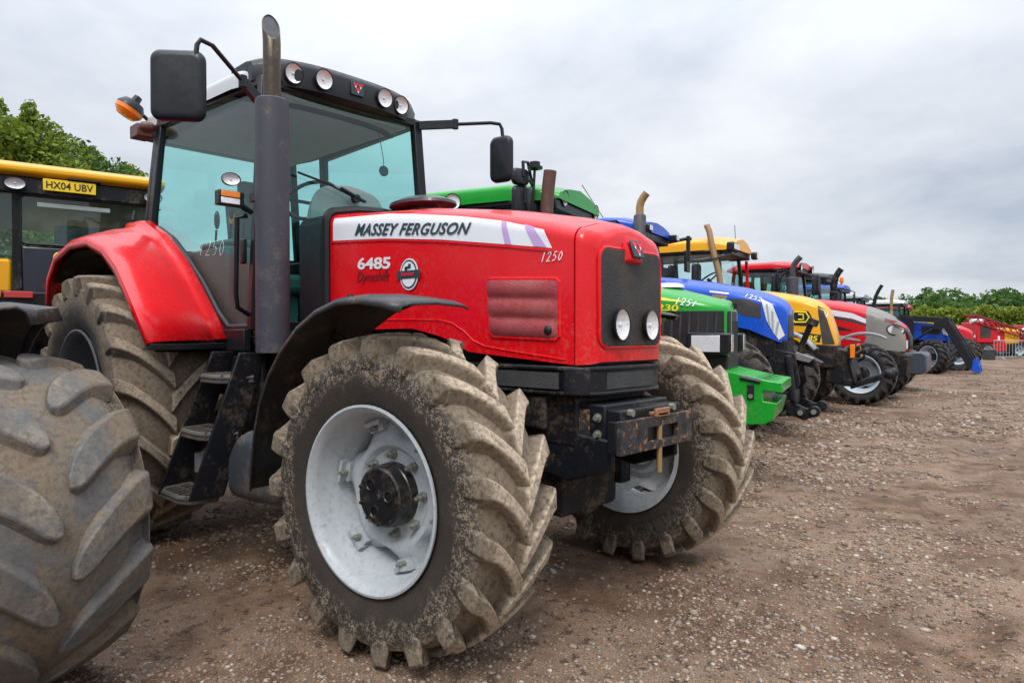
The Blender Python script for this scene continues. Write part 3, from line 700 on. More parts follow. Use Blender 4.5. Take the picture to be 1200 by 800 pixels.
ring=[c+R3@Vector((.20*math.cos(2*pi*i/28),.20*math.sin(2*pi*i/28),0)) for i in range(29)]
mb.tube(ring,.015,8,False)
for a in (0,2.1,4.2): mb.tube([c-R3@Vector((0,0,.03)),c+R3@Vector((.2*math.cos(a+.4),.2*math.sin(a+.4),0))],.013,6)
mb.tube([c-R3@Vector((0,0,.03)),c-R3@Vector((-.05,0,.35))],.035,8); obj('steering_wheel',mb,M['black_clean'],T)
mb=MB(); mb.box(-3.3,-2.45,-.62,-.36,1.4,2.0); mb.box(-2.95,-2.45,-.60,-.40,2.0,2.05); cn=obj('armrest_console',mb,M['seat'],T,bev=.04)
for x,y,h,m in ((-2.62,-.42,.26,'black_clean'),(-2.70,-.48,.24,'black_clean'),(-2.78,-.44,.20,'amber'),(-2.85,-.52,.18,'black_clean')):
    mb=MB(); mb.tube([(x,y,2.04),(x+.04,y-.01,2.04+h*.6)],.008,6); mb.ball((x+.055,y-.012,2.04+h),.022,.022,.07,8,6); obj('lever',mb,M[m],cn)
# black seal where the bonnet meets the cab
mb=MB(); sec=[(-1.505,y*1.035,z+.012) for _,y,z in B.sec(-1.5)]; mb.tube(sec,.032,8); mb.prism([(y*.99,z-.004) for _,y,z in sec],'x',-1.83,-1.515); obj('bonnet_seal',mb,M['black_clean'],T)
# air intake on the bonnet's far side
mb=MB(); RBx=[]
mb.lathe([(2.13,.08),(2.205,.09),(2.21,.17),(2.225,.195),(2.245,.19),(2.278,.12),(2.285,.002)],c=(-1.29,.18,0),ax='z',n=28); mb.v=[(-1.29+(p[0]+1.29)*1.35,p[1],p[2]) for p in mb.v]
obj('air_intake',mb,M['intake'],T)
# exhaust
ex=obj('exhaust',MB().lathe([(1.27,.02),(1.27,.094),(1.285,.096),(2.70,.096),(2.735,.094),(2.742,.088),(2.742,.05)],c=(-1.5,-.78,0),ax='z',n=40),M['muffler'],T)
mb=MB(); n=28; rows=[]
d0=math.atan2(-.3,1)  # slanted mouth looks forward
for r_,zz in ((.050,2.735),(.050,2.95),(.0502,3.08)): rows.append([(-1.5+r_*math.cos(2*pi*i/n),-.78+r_*math.sin(2*pi*i/n),zz) for i in range(n)])
for r_ in (.0505,.044): rows.append([(-1.5+r_*math.cos(2*pi*i/n)-.01,-.78+r_*math.sin(2*pi*i/n),3.175-.085*math.cos(2*pi*i/n-d0)) for i in range(n)])
mb.grid(rows,True); tipm=obj('exhaust_tip',mb,M['tip'],ex)
mb=MB(); mb.add([(-1.5+.0475*math.cos(2*pi*i/n)-.01,-.78+.0475*math.sin(2*pi*i/n),3.168-.085*math.cos(2*pi*i/n-d0)) for i in range(n)],[range(n)]); obj('exhaust_mouth',mb,M['louvre'],ex)
mb=MB(); mb.box(-1.78,-1.5,-.76,-.70,1.32,1.40); mb.box(-1.85,-1.52,-.75,-.72,2.2,2.25); obj('exhaust_bracket',mb,M['black'],ex)
# mirrors
def mirror(c,w,h,yaw,arm,name='mirror'):
    R_=Euler((0,0,yaw)).to_matrix(); c=Vector(c)
    pl=rrect(-w/2,w/2,-h/2,h/2,.055,6)
    rows=[]
    for dx,k in ((.030,.80),(.026,.92),(.012,.99),(-.010,1.0),(-.018,.99),(-.020,.95)): rows.append([c+R_@Vector((dx,y*k,z*k)) for y,z in pl])
    mb=MB().grid(rows,True); n=len(pl); mb.f.append(list(range(n))); mb.m.append(0)
    mb.f.append([5*n+i for i in range(n)]); mb.m.append(0)
    o=obj(name,mb,M['black_clean'],T,smooth=50)
    mb=MB(); mb.add([c+R_@Vector((-.0225,y*.93,z*.93)) for y,z in pl],[range(n)]); obj('mirror_glass',mb,M['mirrorglass'],o,smooth=0)
    mb=MB(); mb.tube(arm[:-1] if len(arm)<6 else arm,.014,10)
    a=Vector(arm[0]); b=Vector(arm[1]); mb.bar(a,a+(b-a)*.5,.06,.035,(0,0,1)); mb.tube([a+(b-a)*.5-Vector((0,0,.035)),a+(b-a)*.5+Vector((0,0,.035))],.026,10); obj('mirror_arm',mb,M['black_clean'],o)
    return o
mirror((-1.80,-1.19,2.79),.30,.40,rad(-42),[(-1.86,-.60,2.78),(-1.72,-1.03,3.045),(-1.715,-1.10,3.055),(-1.715,-1.12,3.02),(-1.735,-1.135,2.82),(-1.735,-1.14,2.74)])
mirror((-1.47,1.13,2.75),.20,.36,rad(-80),[(-1.86,.62,2.98),(-1.52,1.06,3.03),(-1.48,1.12,3.025),(-1.47,1.135,2.99),(-1.45,1.135,2.84),(-1.45,1.135,2.76)])
# side lamps on the front corner, grab rail, door handle
o=lamp(T,'corner_lamp',(-1.60,-.98,2.265),.048,(1,-.25,0),.06,sz=.72); o.scale=(1,1,1)
mb=MB(); mb.tube([(-1.85,-.74,2.14),(-1.62,-.94,2.14)],.02,8); mb.box(-1.66,-1.60,-1.05,-.90,2.115,2.20); ind=obj('indicator',mb,M['black_clean'],T,bev=.006)
obj('indicator_lens',MB().box(-1.599,-1.588,-1.04,-.93,2.16,2.195),M['amber'],ind,bev=.004); obj('clear_lens',MB().box(-1.599,-1.590,-1.04,-.93,2.122,2.156),M['lens'],ind,bev=.004)
obj('grab_rail',MB().tube([(-1.78,-.80,2.10),(-1.78,-.86,2.08),(-1.78,-.87,1.62),(-1.80,-.85,1.54),(-1.84,-.76,1.50)],.015,10),M['black_clean'],T)
obj('door_handle',MB().box(-1.95,-1.90,-.77,-.735,1.82,1.98),M['black_clean'],T,bev=.012)
mb=MB(); mb.tube([(-2.32,-.775,1.45),(-2.0,-.76,1.45)],.006,6)
q=lambda x,z:(x,-abs(sy(z,x))-.004,z)
chalk('1250',M['chalk'],T,q(-2.62,1.93),q(-2.25,1.90),q(-2.62,2.03),q(-2.25,2.0),.0016)
# roof corner lamps and beacon
mb=MB(); mb.tube([(-3.68,-.66,3.08),(-3.68,-.78,3.17)],.016,8); bk=obj('beacon_bracket',mb,M['black_clean'],T)
c=Vector((-3.68,-.82,3.18)); Rm=Euler((rad(-28),rad(14),0)).to_matrix()
def tr(mb): mb.v=[tuple(c+Rm@Vector(p)) for p in mb.v]; return mb
bc=obj('beacon',tr(MB().lathe([(.11,.002),(.10,.03),(.05,.035),(.045,.075),(.0,.105),(-.02,.107)],ax='z',n=28)),M['black_clean'],T)
obj('beacon_lens',tr(MB().lathe([(-.02,.107),(-.05,.103),(-.085,.07),(-.092,.002)],ax='z',n=28)),M['amber'],bc)
mb=MB(); mb.lathe([(0,.03),(.02,.06),(.05,.062),(.075,.04),(.08,.002)],c=(-3.40,-.80,2.93),ax='z',n=16,capped=True); mb.box(-3.66,-3.50,-.84,-.72,2.92,3.02); obj('rear_marker_lamp',mb,M['brown_pipe'],T,bev=.008)
# steps, tank, toolbox
M['tread_steel']=dirty('dirty_tread_steel',(.085,.085,.085),.45,mud=.55,metal=.2)
st=MB()
def stringer(xt,xb,yt,yb,zt,zb,w):
    st.hexa([(xt-.012,yt-w/2,zt),(xt+.012,yt-w/2,zt),(xt+.012,yt+w*.5,zt),(xt-.012,yt+w*.5,zt)],[(xb-.012,yb-w*.75,zb),(xb+.012,yb-w*.75,zb),(xb+.012,yb+w*.5,zb),(xb-.012,yb+w*.5,zb)])
stringer(-1.98,-2.16,-.86,-1.08,1.27,.40,.14); stringer(-1.60,-1.67,-.86,-1.08,1.27,.44,.16)
st.box(-2.06,-1.6,-.80,-.77,.75,1.24)
ld=obj('step_ladder',st,M['black'],T,bev=.006)
for z,y,x0,x1 in ((1.125,-.93,-1.97,-1.61),(.80,-1.01,-2.05,-1.64),(.435,-1.09,-2.14,-1.72)):
    mb=MB(); a=[(x0,y+.08),(x0+.02,y-.06),(x0+.09,y-.10),(x1-.09,y-.10),(x1-.02,y-.06),(x1,y+.08)]
    mb.tube([(p[0],p[1],z) for p in a],.017,8); mb.tube([(p[0],p[1],z-.022) for p in a],.014,6); mb.bar((x0,y+.08,z),(x1,y+.08,z),.02,.04,(0,1,0)); mb.bar((x0+.02,y-.005,z+.004),(x1-.02,y-.005,z+.004),.012,.026,(0,1,0))
    for i in range(6):
        x=x0+.06+(x1-x0-.12)*i/5; mb.bar((x-.03,y+.08,z+.003),(x+.02,y-.09,z+.003),.012,.028,(1,0,0))
    obj('step_tread',mb,M['tread_steel'],ld)
mb=MB(); rows=[]
for t in range(9):
    a=t/8; 
    rows.append([(-1.56+.46*a,y,z) for y,z in rrect(-1.02+.10*abs(a-.0)**3,-.50,.44,.835-.10*max(0,(.25-a)*4)**2,.085,5)])
mb.grid(rows,True); n=len(rows[0]); mb.f.append(list(range(n))); mb.m.append(0); mb.f.append([8*n+i for i in range(n)]); mb.m.append(0)
obj('fuel_tank',mb,M['tank'],T,smooth=50)
mb=MB(); mb.tube([(-2.0,-.78,.62),(-1.9,-.98,.60),(-1.75,-.99,.58)],.045,10); mb.tube([(-1.93,-1.0,.55),(-1.93,-1.0,.66)],.055,12); obj('stabiliser',mb,M['bare'],T)
# little disc hanging behind the windscreen
mb=MB(); mb.tube([(-2.02,.36,2.90),(-2.02,.40,2.72),(-2.02,.405,2.66)],.003,5); mb.lathe([(-.006,.002),(-.006,.040),(.006,.040),(.006,.002)],c=(-2.02,.405,2.62),ax='x',n=20)
tag(obj('hanging_disc',mb,M['ink']),'small round disc hanging on a cord inside the red tractor windscreen','air freshener')
# ------------------------------------------------------------------ the other tractors of the row
GRP='tractors parked in the row'
def curve_pipe(parent,x,y,z0,zm,z1,rm,rt,mm,mt,lean=.10,name='exhaust'):
    e=obj(name,MB().lathe([(z0,.01),(z0,rm),(zm-.02,rm),(zm,rm*.85),(zm,rt)],c=(x,y,0),ax='z',n=24),M[mm],parent)
    h=z1-zm
    mb=MB(); pth=[(x,y,zm-.02),(x,y,zm+h*.35),(x+lean*.15,y,zm+h*.6),(x+lean*.55,y,zm+h*.82),(x+lean,y,z1)]
    mb.tube(pth,rt,14,False); obj('exhaust_tip',mb,M[mt],e)
    d=(Vector(pth[-1])-Vector(pth[-2])).normalized(); a=Vector((0,1,0)); b=d.cross(a)
    mb=MB(); mb.add([Vector(pth[-1])-d*.004+a*rt*.93*math.cos(i*pi/8)+b*rt*.93*math.sin(i*pi/8) for i in range(16)],[range(16)]); obj('exhaust_mouth',mb,M['louvre'],e)
    return e
def side_mirror(T,c,w,h,yaw,root):
    R_=Euler((0,0,yaw)).to_matrix(); c=Vector(c); pl=rrect(-w/2,w/2,-h/2,h/2,.05,4); rows=[]
    for dx,k in ((.03,.85),(.015,.98),(-.015,1),(-.02,.95)): rows.append([c+R_@Vector((dx,y*k,z*k)) for y,z in pl])
    mb=MB().grid(rows,True); n=len(pl); mb.f.append(list(range(n))); mb.m.append(0); mb.f.append([3*n+i for i in range(n)]); mb.m.append(0)
    o=obj('mirror',mb,M['black_clean'],T,smooth=50)
    mb=MB(); top=c+Vector((.03,0,h*.5+.06)); mb.tube([root,((root[0]+top.x)/2,(root[1]+top.y)/2,top.z+.03),top,c+Vector((.035,0,0))],.016,8); obj('mirror_arm',mb,M['black_clean'],o)
    mb=MB(); mb.add([c+R_@Vector((-.022,y*.9,z*.9)) for y,z in pl],[range(n)]); obj('mirror_glass',mb,M['mirrorglass'],o,smooth=0)
    return o
def cab(T,xr,xf,w,zb,zt,roofmat,roofh=.18,front_lean=.05,glassm='glass',zr=None,over=.10,wf=None,crown=.07,lampys=(),visor='black_clean',seat=True,rear_wing=None,wingmat=None):
    """cab between xr and xf; zb sill height, zt underside of the roof"""
    wf=wf or w*.88; zr=zr or zb+.55
    fb=MB()
    xm=xr+(xf-xr)*.18
    for s in (-1,1):
        A0=(xf,s*wf,zb);A1=(xf-front_lean,s*wf*.90,zt); B0=(xm,s*w,zr);B1=(xm,s*w*.90,zt); C0=(xr,s*w*.85,zr);C1=(xr+.05,s*w*.78,zt)
        fb.bar(A0,A1,.07,.06); fb.bar(B0,B1,.05,.08); fb.bar(C0,C1,.06,.06); fb.bar(A1,B1,.06,.06); fb.bar(B1,C1,.06,.06); fb.bar(B0,C0,.05,.05)
        L=[(xf-.4,s*w*.97,zb),(xm+.45,s*w,zb+.18)]
        fb.tube([A0,L[0],L[1],B0],.03,6)
        mb=MB(); mb.add([A0,A1,B1,B0,L[1],L[0]],[range(6)]); obj('side_window',mb,M[glassm],T,smooth=0,solid=.006)
        mb=MB(); mb.add([B0,B1,C1,C0],[range(4)]); obj('quarter_window',mb,M[glassm],T,smooth=0,solid=.006)
    for z,x,ww in ((zb,xf,wf),(zt,xf-front_lean,wf*.9),(zr,xr,w*.85),(zt,xr+.05,w*.78)): fb.bar((x,-ww,z),(x,ww,z),.06,.06,(0,0,1))
    obj('cab_frame',fb,M['black_clean'],T)
    mb=MB(); mb.add([(xf,-wf,zb),(xf,wf,zb),(xf-front_lean,wf*.9,zt),(xf-front_lean,-wf*.9,zt)],[range(4)]); obj('windscreen',mb,M[glassm],T,smooth=0,solid=.006)
    mb=MB(); mb.add([(xr,-w*.85,zr),(xr,w*.85,zr),(xr+.05,w*.78,zt),(xr+.05,-w*.78,zt)],[range(4)]); obj('rear_window',mb,M[glassm],T,smooth=0,solid=.006)
    mb=MB(); mb.box(xr,xf-.03,-wf*.95,wf*.95,zb-.35,zb-.02); mb.box(xr-.02,xr+.25,-w*.8,w*.8,zb-.1,zr); obj('cab_floor',mb,M['black_clean'],T)
    RB=Body(top=[(xr-over,zt+roofh*.5),(xr+.15,zt+roofh),(xf-.25,zt+roofh),(xf+over,zt+roofh*.62)],bot=[(xr-over,zt+.03),(xf,zt+.03),(xf+over,zt+.05)],w=[(xr-over,w*.80),(xr+.2,w*1.0),(xf-.35,w*.96),(xf+over,wf*.84)],r=min(.07,roofh*.45),crown=crown)
    n=12; rf=obj('roof',RB.loft([xr-over+(xf-xr+2*over)*i/n for i in range(n+1)]),M[roofmat],T,smooth=60)
    if visor:
        mb=MB(); mb.box(xf-.25,xf+over*.8,-wf*.86,wf*.86,zt-.06,zt+.055); mb.box(xr,xf-.2,-w*.94,w*.94,zt-.02,zt+.03); obj('roof_underside',mb,M[visor],rf,bev=.015)
    for yy in lampys: lamp(T,'work_lamp',(xf+over+.01,yy,zt+.04),.07,(1,0,-.1),.06)
    if seat:
        mb=MB(); cx=xr+(xf-xr)*.38; mb.box(cx-.25,cx+.22,-.24,.24,zb+.15,zb+.32); mb.obox((cx-.28,0,zb+.62),(.13,.46,.66),(0,rad(-10),0)); mb.box(cx-.2,cx+.1,-.1,.1,zb-.1,zb+.2); obj('seat',mb,M['seat'],T,bev=.04)
        mb=MB(); mb.box(xf-.38,xf-.12,-.25,.25,zb-.05,zb+.50); obj('dashboard',mb,M['console'],T,bev=.06)
        c=Vector((xf-.50,0,zb+.68)); R3=Euler((0,rad(-35),0)).to_matrix()
        mb=MB(); mb.tube([c+R3@Vector((.2*math.cos(2*pi*i/20),.2*math.sin(2*pi*i/20),0)) for i in range(21)],.016,6,False); mb.tube([c,c-R3@Vector((-.05,0,.4))],.03,6); obj('steering_wheel',mb,M['black_clean'],T)
    return rf
def wings(T,xa,R,w0,w1,m,zc=None):
    for s in (-1,1):
        rows=[]
        for i in range(13):
            a=rad(20+150*i/12); r=R+.14; x=xa+r*math.cos(a); z=R+r*math.sin(a)
            rows.append([(x,s*w1*1.0,z-.05),(x,s*w1,z),(x,s*(w1-.05),z+.02),(x,s*w0,z+.02)])
        obj('rear_mudguard',MB().grid(rows),M[m],T,solid=.02,smooth=60)
def front_guard(T,xa,R,y0,y1,m,a0=35,a1=160,gap=.10):
    rows=[]
    for i in range(11):
        a=rad(a0+(a1-a0)*i/10); r=R+gap; x=xa+r*math.cos(a); z=R+r*math.sin(a)
        rows.append([(x-.02*math.cos(a),y0,z-.04*math.sin(a)),(x,y0*.985+y1*.015,z),(x,(y0+y1)/2,z+.012),(x,y1,z)])
    return obj('mudguard',MB().grid(rows),M[m],T,solid=.012,smooth=60)
def running_gear(T,xf,xr,Rf,Rr,tf=.97,tr=.95,steer=0,tyref='tg',rimf='rg',guards=None,low=.55,top=1.25,nose=None):
    nose=nose if nose is not None else xf+.4
    mb=MB(); mb.box(xr-.2,nose,-.25,.25,low,top); mb.box(xr-.2,xr+1.2,-.32,.32,low,top); mb.tube([(xf,-tf*.75,Rf),(xf,tf*.75,Rf)],.12,12); mb.tube([(xr,-tr*.8,Rr),(xr,tr*.8,Rr)],.18,12)
    for s in (-1,1): mb.tube([(xf,s*tf*.68,Rf-.25),(xf,s*tf*.68,Rf+.25)],.08,10); mb.tube([(xf-.15,s*.15,Rf+.05),(xf-.17,s*tf*.68,Rf+.08)],.03,6)
    mb.box(xr+.9,xf-.5,-.62,-.30,.5,.95); mb.box(xr+.9,xf-.5,.30,.62,.5,.95)
    obj('chassis',mb,M['chassis'],T,bev=.02)
    for s in (-1,1):
        wheel('front_wheel',T,xf,s*tf,Rf,tyref,rimf,'hg',steer,.1*s)
        wheel('rear_wheel',T,xr,s*tr,Rr,'tq','rq','hg',0,.2*s)
        if guards: front_guard(T,xf,Rf,s*(tf+.2),s*(tf-.2),guards)
def tractor(name,label,y,ox,yaw=6,dx=0):
    T=thing(name,label,'tractor',(ox+dx,y,0),GRP,rad(yaw)); T['_ox']=ox; return T

# ---- green tractor: rounded green bonnet, dark ribbed nose, block of green weights
T=tractor('green_tractor','green tractor with slab-like green front weight, next to the big red one',3.3,-.95,16,-.26)
B=Body(top=[(-2.3,1.93),(-1.6,1.87),(-1.13,1.815),(-.86,1.775),(-.60,1.705),(-.45,1.665),(-.38,1.645),(-.35,1.62),(-.34,1.60)],bot=[(-2.3,1.30),(-1.02,1.28),(-.34,1.20)],w=[(-2.3,.42),(-1.0,.40),(-.6,.37),(-.45,.32),(-.38,.26),(-.34,.18)],r=[(-2.3,.13),(-.9,.12),(-.34,.06)],crown=.05)
xs=[-2.3+i*1.3/16 for i in range(17)]+[-.95,-.88,-.8,-.72,-.64,-.56,-.5,-.45,-.41,-.38,-.36,-.34]
bon=obj('bonnet',B.loft(xs),M['green'],T,smooth=55)
# dark ribbed nose wrapped round both sides and the front
mb=MB(); rows=[]
def nose_row(z,l):
    pts=[]
    for x in (-.98+.16*max(0,(1.62-z))*0,-.9,-.8,-.7,-.6,-.5,-.44,-.40,-.36,-.342): 
        xx=x if x>-.97 else -.97+.10*(z-1.25)+.9*max(0,z-1.46)
        pts.append((xx,B.y(xx,z)-l,z))
    r=pts+[(-.335+l*.5,0,z)]+[(p[0],-p[1],p[2]) for p in pts[::-1]]
    return r
rows=[nose_row(z,.006) for z in (1.18,1.3,1.4,1.46,1.50,1.535,1.565,1.590)]
gr=obj('front_grille',MB().grid(rows),M['louvre'],T,smooth=50)
for x in (-.93,-.85,-.77,-.69,-.61,-.53,-.46):
    for s in (-1,1):
        zt=1.57; mb=MB(); mb.tube([(x,s*(B.y(x,1.25)-.004),1.2),(x,s*(B.y(x,1.4)-.004),1.4),(x+.01,s*(B.y(x,zt)-.005),zt)],.012,6); obj('grille_rib',mb,M['grille'],gr)
for y in (-.12,-.04,.04,.12): obj('grille_rib',MB().tube([(-.336,y,1.22),(-.334,y,1.5)],.010,6),M['grille'],gr)
st=B.patch([(-1.30,1.72),(-1.0,1.70),(-.74,1.675)],[(-1.30,1.752),(-1.0,1.732),(-.76,1.686)],16,3,.004); obj('stripe',st,M['yellowink'],bon)
text('model_number','8230',M['yellowink'],bon,B.pt(-1.05,1.605),B.pt(-.79,1.59),B.pt(-1.04,1.665),B.pt(-.78,1.65),bold=.02)
chalk('1251',M['chalk'],bon,B.pt(-.82,1.655),B.pt(-.62,1.625),B.pt(-.81,1.72),B.pt(-.60,1.675),.006)
mb=MB(); mb.tube([(-.36,0,1.62),(-.35,0,1.67)],.045,12); obj('radar_cap',mb,M['black_clean'],T)
mb=MB(); mb.lathe([(1.80,.16),(1.83,.15),(1.845,.10),(1.85,.002)],c=(-.98,.02,.035),ax='z',n=20); obj('filler_cap',mb,M['pale'],T)
for s in (-1,1):
    mb=MB(); mb.prism([(-.70,1.19),(-.32,1.20),(-.30,1.385),(-.70,1.395)],'y',s*.30,s*.435); h=obj('headlight',mb,M['black_clean'],T,bev=.015)
    mb=MB(); mb.box(-.655,-.40,s*.433,s*.440,1.215,1.365); mb.box(-.305,-.298,s*.31,s*.42,1.22,1.37); obj('lens',mb,M['lens_block'],h,bev=.002)
mb=MB(); mb.prism([(-.62,.95),(-.36,.95),(-.34,1.19),(-.66,1.19)],'y',-.32,.32); obj('nose_base',mb,M['louvre'],T,bev=.02)
# weight block
blk=[(-.40,1.06),(-.02,.975),(.13,.955),(.13,.87),(.02,.88),(.02,.80),(.09,.79),(.05,.62),(-.02,.585),(-.33,.565),(-.36,.80)]
mb=MB(); mb.prism([(-.40,1.06),(-.02,.975),(.13,.955),(.13,.865),(-.03,.885),(-.03,.79),(.09,.775),(.05,.62),(-.02,.585),(-.33,.565),(-.36,.80)],'y',-.46,.46)
for y in (-.30,-.10,.10,.30): mb.prism([(-.40,1.068),(-.02,.983),(.137,.962),(.137,.945),(-.40,1.04)],'y',y-.008,y+.008)
fwt=obj('front_weight',mb,M['green'],T,bev=.012)
mb=MB(); mb.tube([(-.22,-.462,.995),(-.05,-.462,.96)],.020,8); mb.box(-.16,-.10,-.468,-.455,.80,.93); obj('weight_slot',mb,M['louvre'],fwt)
mb=MB(); mb.tube([(-.13,-.466,.83),(-.13,-.482,.83)],.020,10); obj('bolt',mb,M['bolt'],fwt)
mb=MB(); mb.box(-.60,-.38,-.30,.30,.72,1.0); mb.obox((-.42,-.42,.98),(.10,.08,.05)); mb.obox((-.44,-.42,.92),(.05,.07,.14)); obj('weight_hanger',mb,M['green'],T,bev=.01)
running_gear(T,-1.15,-3.95,.62,.90,tf=.78,tr=.98,tyref='tg',nose=-.45)
cab(T,-3.68,-2.03,.82,1.45,2.66,'green',.20,.12,over=.12,wf=.70,crown=.10)
for y,z in ((-.40,2.74),(.50,2.74)): lamp(T,'work_lamp',(-1.92,y,z),.075,(1,0,-.1),.07)
lamp(T,'work_lamp',(-2.96,-.86,2.72),.075,(.75,-.65,0),.06)
wings(T,-3.95,.9,.62,1.25,'green')
curve_pipe(T,-1.95,-.80,1.7,2.15,2.93,.09,.062,'black_clean','brown_pipe',.04)
o=side_mirror(T,(-2.18,-.86,2.63),.23,.34,rad(-25),(-2.18,-.62,2.85))
o=side_mirror(T,(-2.18,-.90,2.88),.20,.16,rad(-25),(-2.18,-.62,2.85))
mb=MB(); mb.tube([(-2.10,-.80,2.42),(-2.08,-.82,2.70),(-2.07,-.80,3.0)],.014,8); mb.lathe([(2.955,.03),(2.965,.075),(2.985,.075),(2.99,.05),(3.03,.05),(3.035,.002)],c=(-2.07,-.80,0),ax='z',n=16); mb.ball((-2.10,-.82,2.49),.055); obj('aerial_mast',mb,M['black_clean'],T)
mb=MB(); mb.box(-1.9,-1.5,-.8,-.45,1.0,1.3); obj('step_box',mb,M['black'],T)

# ---- bright blue tractor
T=tractor('blue_tractor','bright blue tractor with long slanted headlight strip, behind the green front weight',6.5,-1.75,12,-.24)
B=Body(top=[(-3.15,2.20),(-2.5,2.13),(-1.965,2.045),(-1.6,1.965),(-1.316,1.885),(-1.15,1.815),(-1.07,1.76),(-1.03,1.70)],bot=[(-3.15,1.62),(-2.4,1.60),(-1.9,1.52),(-1.5,1.44),(-1.25,1.33),(-1.1,1.26),(-1.03,1.27)],w=[(-3.15,.44),(-1.6,.42),(-1.3,.40),(-1.12,.36),(-1.03,.28)],r=[(-3.15,.15),(-1.4,.14),(-1.03,.08)],crown=.06)
bon=obj('bonnet',B.loft([-3.15+i*1.75/20 for i in range(21)]+[-1.32,-1.25,-1.18,-1.13,-1.09,-1.06,-1.04,-1.03]),M['blue'],T,smooth=55)
obj('side_panel',B.patch([(-1.70,1.70),(-1.55,1.62),(-1.34,1.585)],[(-1.76,1.86),(-1.55,1.85),(-1.35,1.77)],14,6,.004),M['grille'],bon)
hl=obj('headlight',B.patch([(-1.27,1.56),(-1.19,1.40),(-1.12,1.30)],[(-1.34,1.84),(-1.20,1.77),(-1.055,1.36)],10,8,.006),M['lens_block'],T)
mb=MB(); rows=[]
for z in (1.28,1.35,1.45,1.55,1.62,1.68,1.72):
    xx=np.interp(z,[1.28,1.62,1.72],[-1.022,-1.03,-1.075]); rows.append([(xx-.02,-.245,z),(xx-.004,-.21,z),(xx+.002,-.12,z),(xx+.004,0,z),(xx+.002,.12,z),(xx-.004,.21,z),(xx-.02,.245,z)])
obj('front_grille',mb.grid(rows),M['louvre'],T,solid=.012)
for k in (.25,.5,.75): obj('headlight_divider',B.patch([(-1.27+.15*k-.012,1.56-.27*k),(-1.27+.15*k+.012,1.55-.27*k)],[(-1.34+.285*k-.012,1.84-.15*k-.32*k*k),(-1.34+.285*k+.012,1.825-.15*k-.32*k*k)],2,5,.011),M['silver'],hl)
obj('decal',B.patch([(-2.02,1.955),(-1.76,1.915)],[(-2.02,1.975),(-1.76,1.935)],6,2,.006),M['pale'],bon)
obj('decal',B.patch([(-1.98,1.885),(-1.78,1.858)],[(-1.98,1.925),(-1.78,1.898)],6,2,.006),M['tan_pipe'],bon)
obj('decal',B.patch([(-1.97,1.868),(-1.80,1.845)],[(-1.97,1.878),(-1.80,1.855)],6,2,.006),M['pale'],bon)
chalk('1252',M['chalk'],bon,B.pt(-1.56,1.875),B.pt(-1.33,1.80),B.pt(-1.55,1.925),B.pt(-1.32,1.85),.007)
mb=MB(); mb.box(-2.9,-1.15,-.36,.36,1.05,1.60); mb.prism([(-1.9,.8),(-1.02,.85),(-1.03,1.30),(-1.3,1.40),(-2.0,1.55)],'y',-.33,.33); obj('engine_side',mb,M['chassis'],T,bev=.03)
running_gear(T,-1.75,-4.75,.70,.90,tf=.95,steer=rad(4),nose=-1.1)
lk=obj('front_linkage',MB().box(-1.1,-.95,-.40,.40,.42,.62),M['black'],T,bev=.01)
for s in (-1,1):
    mb=MB()
    mb.prism([(-1.25,.62),(-.98,.55),(-.86,.72),(-.92,1.12),(-1.18,1.18),(-1.3,.95)],'y',s*.30,s*.36)
    mb.tube([(-1.0,s*.42,1.10),(-.93,s*.42,.50)],.045,10); mb.tube([(-.93,s*.42,.62),(-.90,s*.42,.42)],.028,8)
    mb.prism([(-1.02,.34),(-.80,.26),(-.66,.32),(-.63,.42),(-.78,.42),(-1.0,.52)],'y',s*.36,s*.44)
    mb.lathe([(-.05,.075),(.05,.075)],c=(-.68,s*.40,.38),n=16,capped=True); mb.lathe([(-.05,.06),(.05,.06)],c=(-.84,s*.40,.36),n=14,capped=True)
    obj('lift_arm',mb,M['black'],lk,bev=.01)
mb=MB(); mb.prism([(-.92,.98),(-.70,.92),(-.62,1.0),(-.84,1.12)],'y',-.16,.10); mb.tube([(-.95,-.1,.85),(-.86,-.12,1.25),(-.76,-.15,1.50),(-.74,-.18,1.52)],.04,10); mb.obox((-.72,-.18,1.53),(.12,.10,.09),(0,.4,0))
obj('top_link',mb,M['black'],lk,bev=.01)
mb=MB(); mb.prism([(-.97,1.05),(-.76,1.0),(-.70,1.06),(-.92,1.14)],'y',-.30,-.17); obj('linkage_bracket',mb,M['bare'],lk,bev=.006)
for x,z in ((-.68,.38),(-.84,.36)): obj('bolt',MB().tube([(x,-.445,z),(x,-.475,z)],.034,10),M['bolt'],lk)
cab(T,-4.85,-3.05,.84,1.75,2.82,'blue',.24,.10,over=.14,wf=.72,crown=.07,glassm='glass_clear')
for y in (-.62,.62): mb=MB(); mb.obox((-2.86,y,2.88),(.14,.14,.10)); w_=obj('work_lamp',mb,M['black_clean'],T,bev=.02); obj('lens',MB().obox((-2.786,y,2.88),(.006,.11,.07)),M['lens'],w_)
curve_pipe(T,-2.93,-.70,1.9,3.06,3.36,.088,.055,'muffler','tan_pipe',.10)
side_mirror(T,(-3.32,-1.05,2.72),.22,.34,rad(-20),(-3.15,-.66,2.86))
mb=MB(); mb.tube([(-3.1,.60,2.80),(-2.75,1.02,2.92),(-2.70,1.06,2.91)],.03,8); mb.tube([(-2.74,1.02,2.96),(-2.74,1.02,2.55)],.035,10); mb.obox((-2.76,1.03,2.55),(.05,.20,.34)); obj('mirror',mb,M['black_clean'],T,bev=.01)
mb=MB(); mb.tube([(-3.6,-.3,3.05),(-3.9,-.55,3.62)],.006,5); obj('aerial',mb,M['black_clean'],T)
wings(T,-4.75,.9,.62,1.25,'blue')
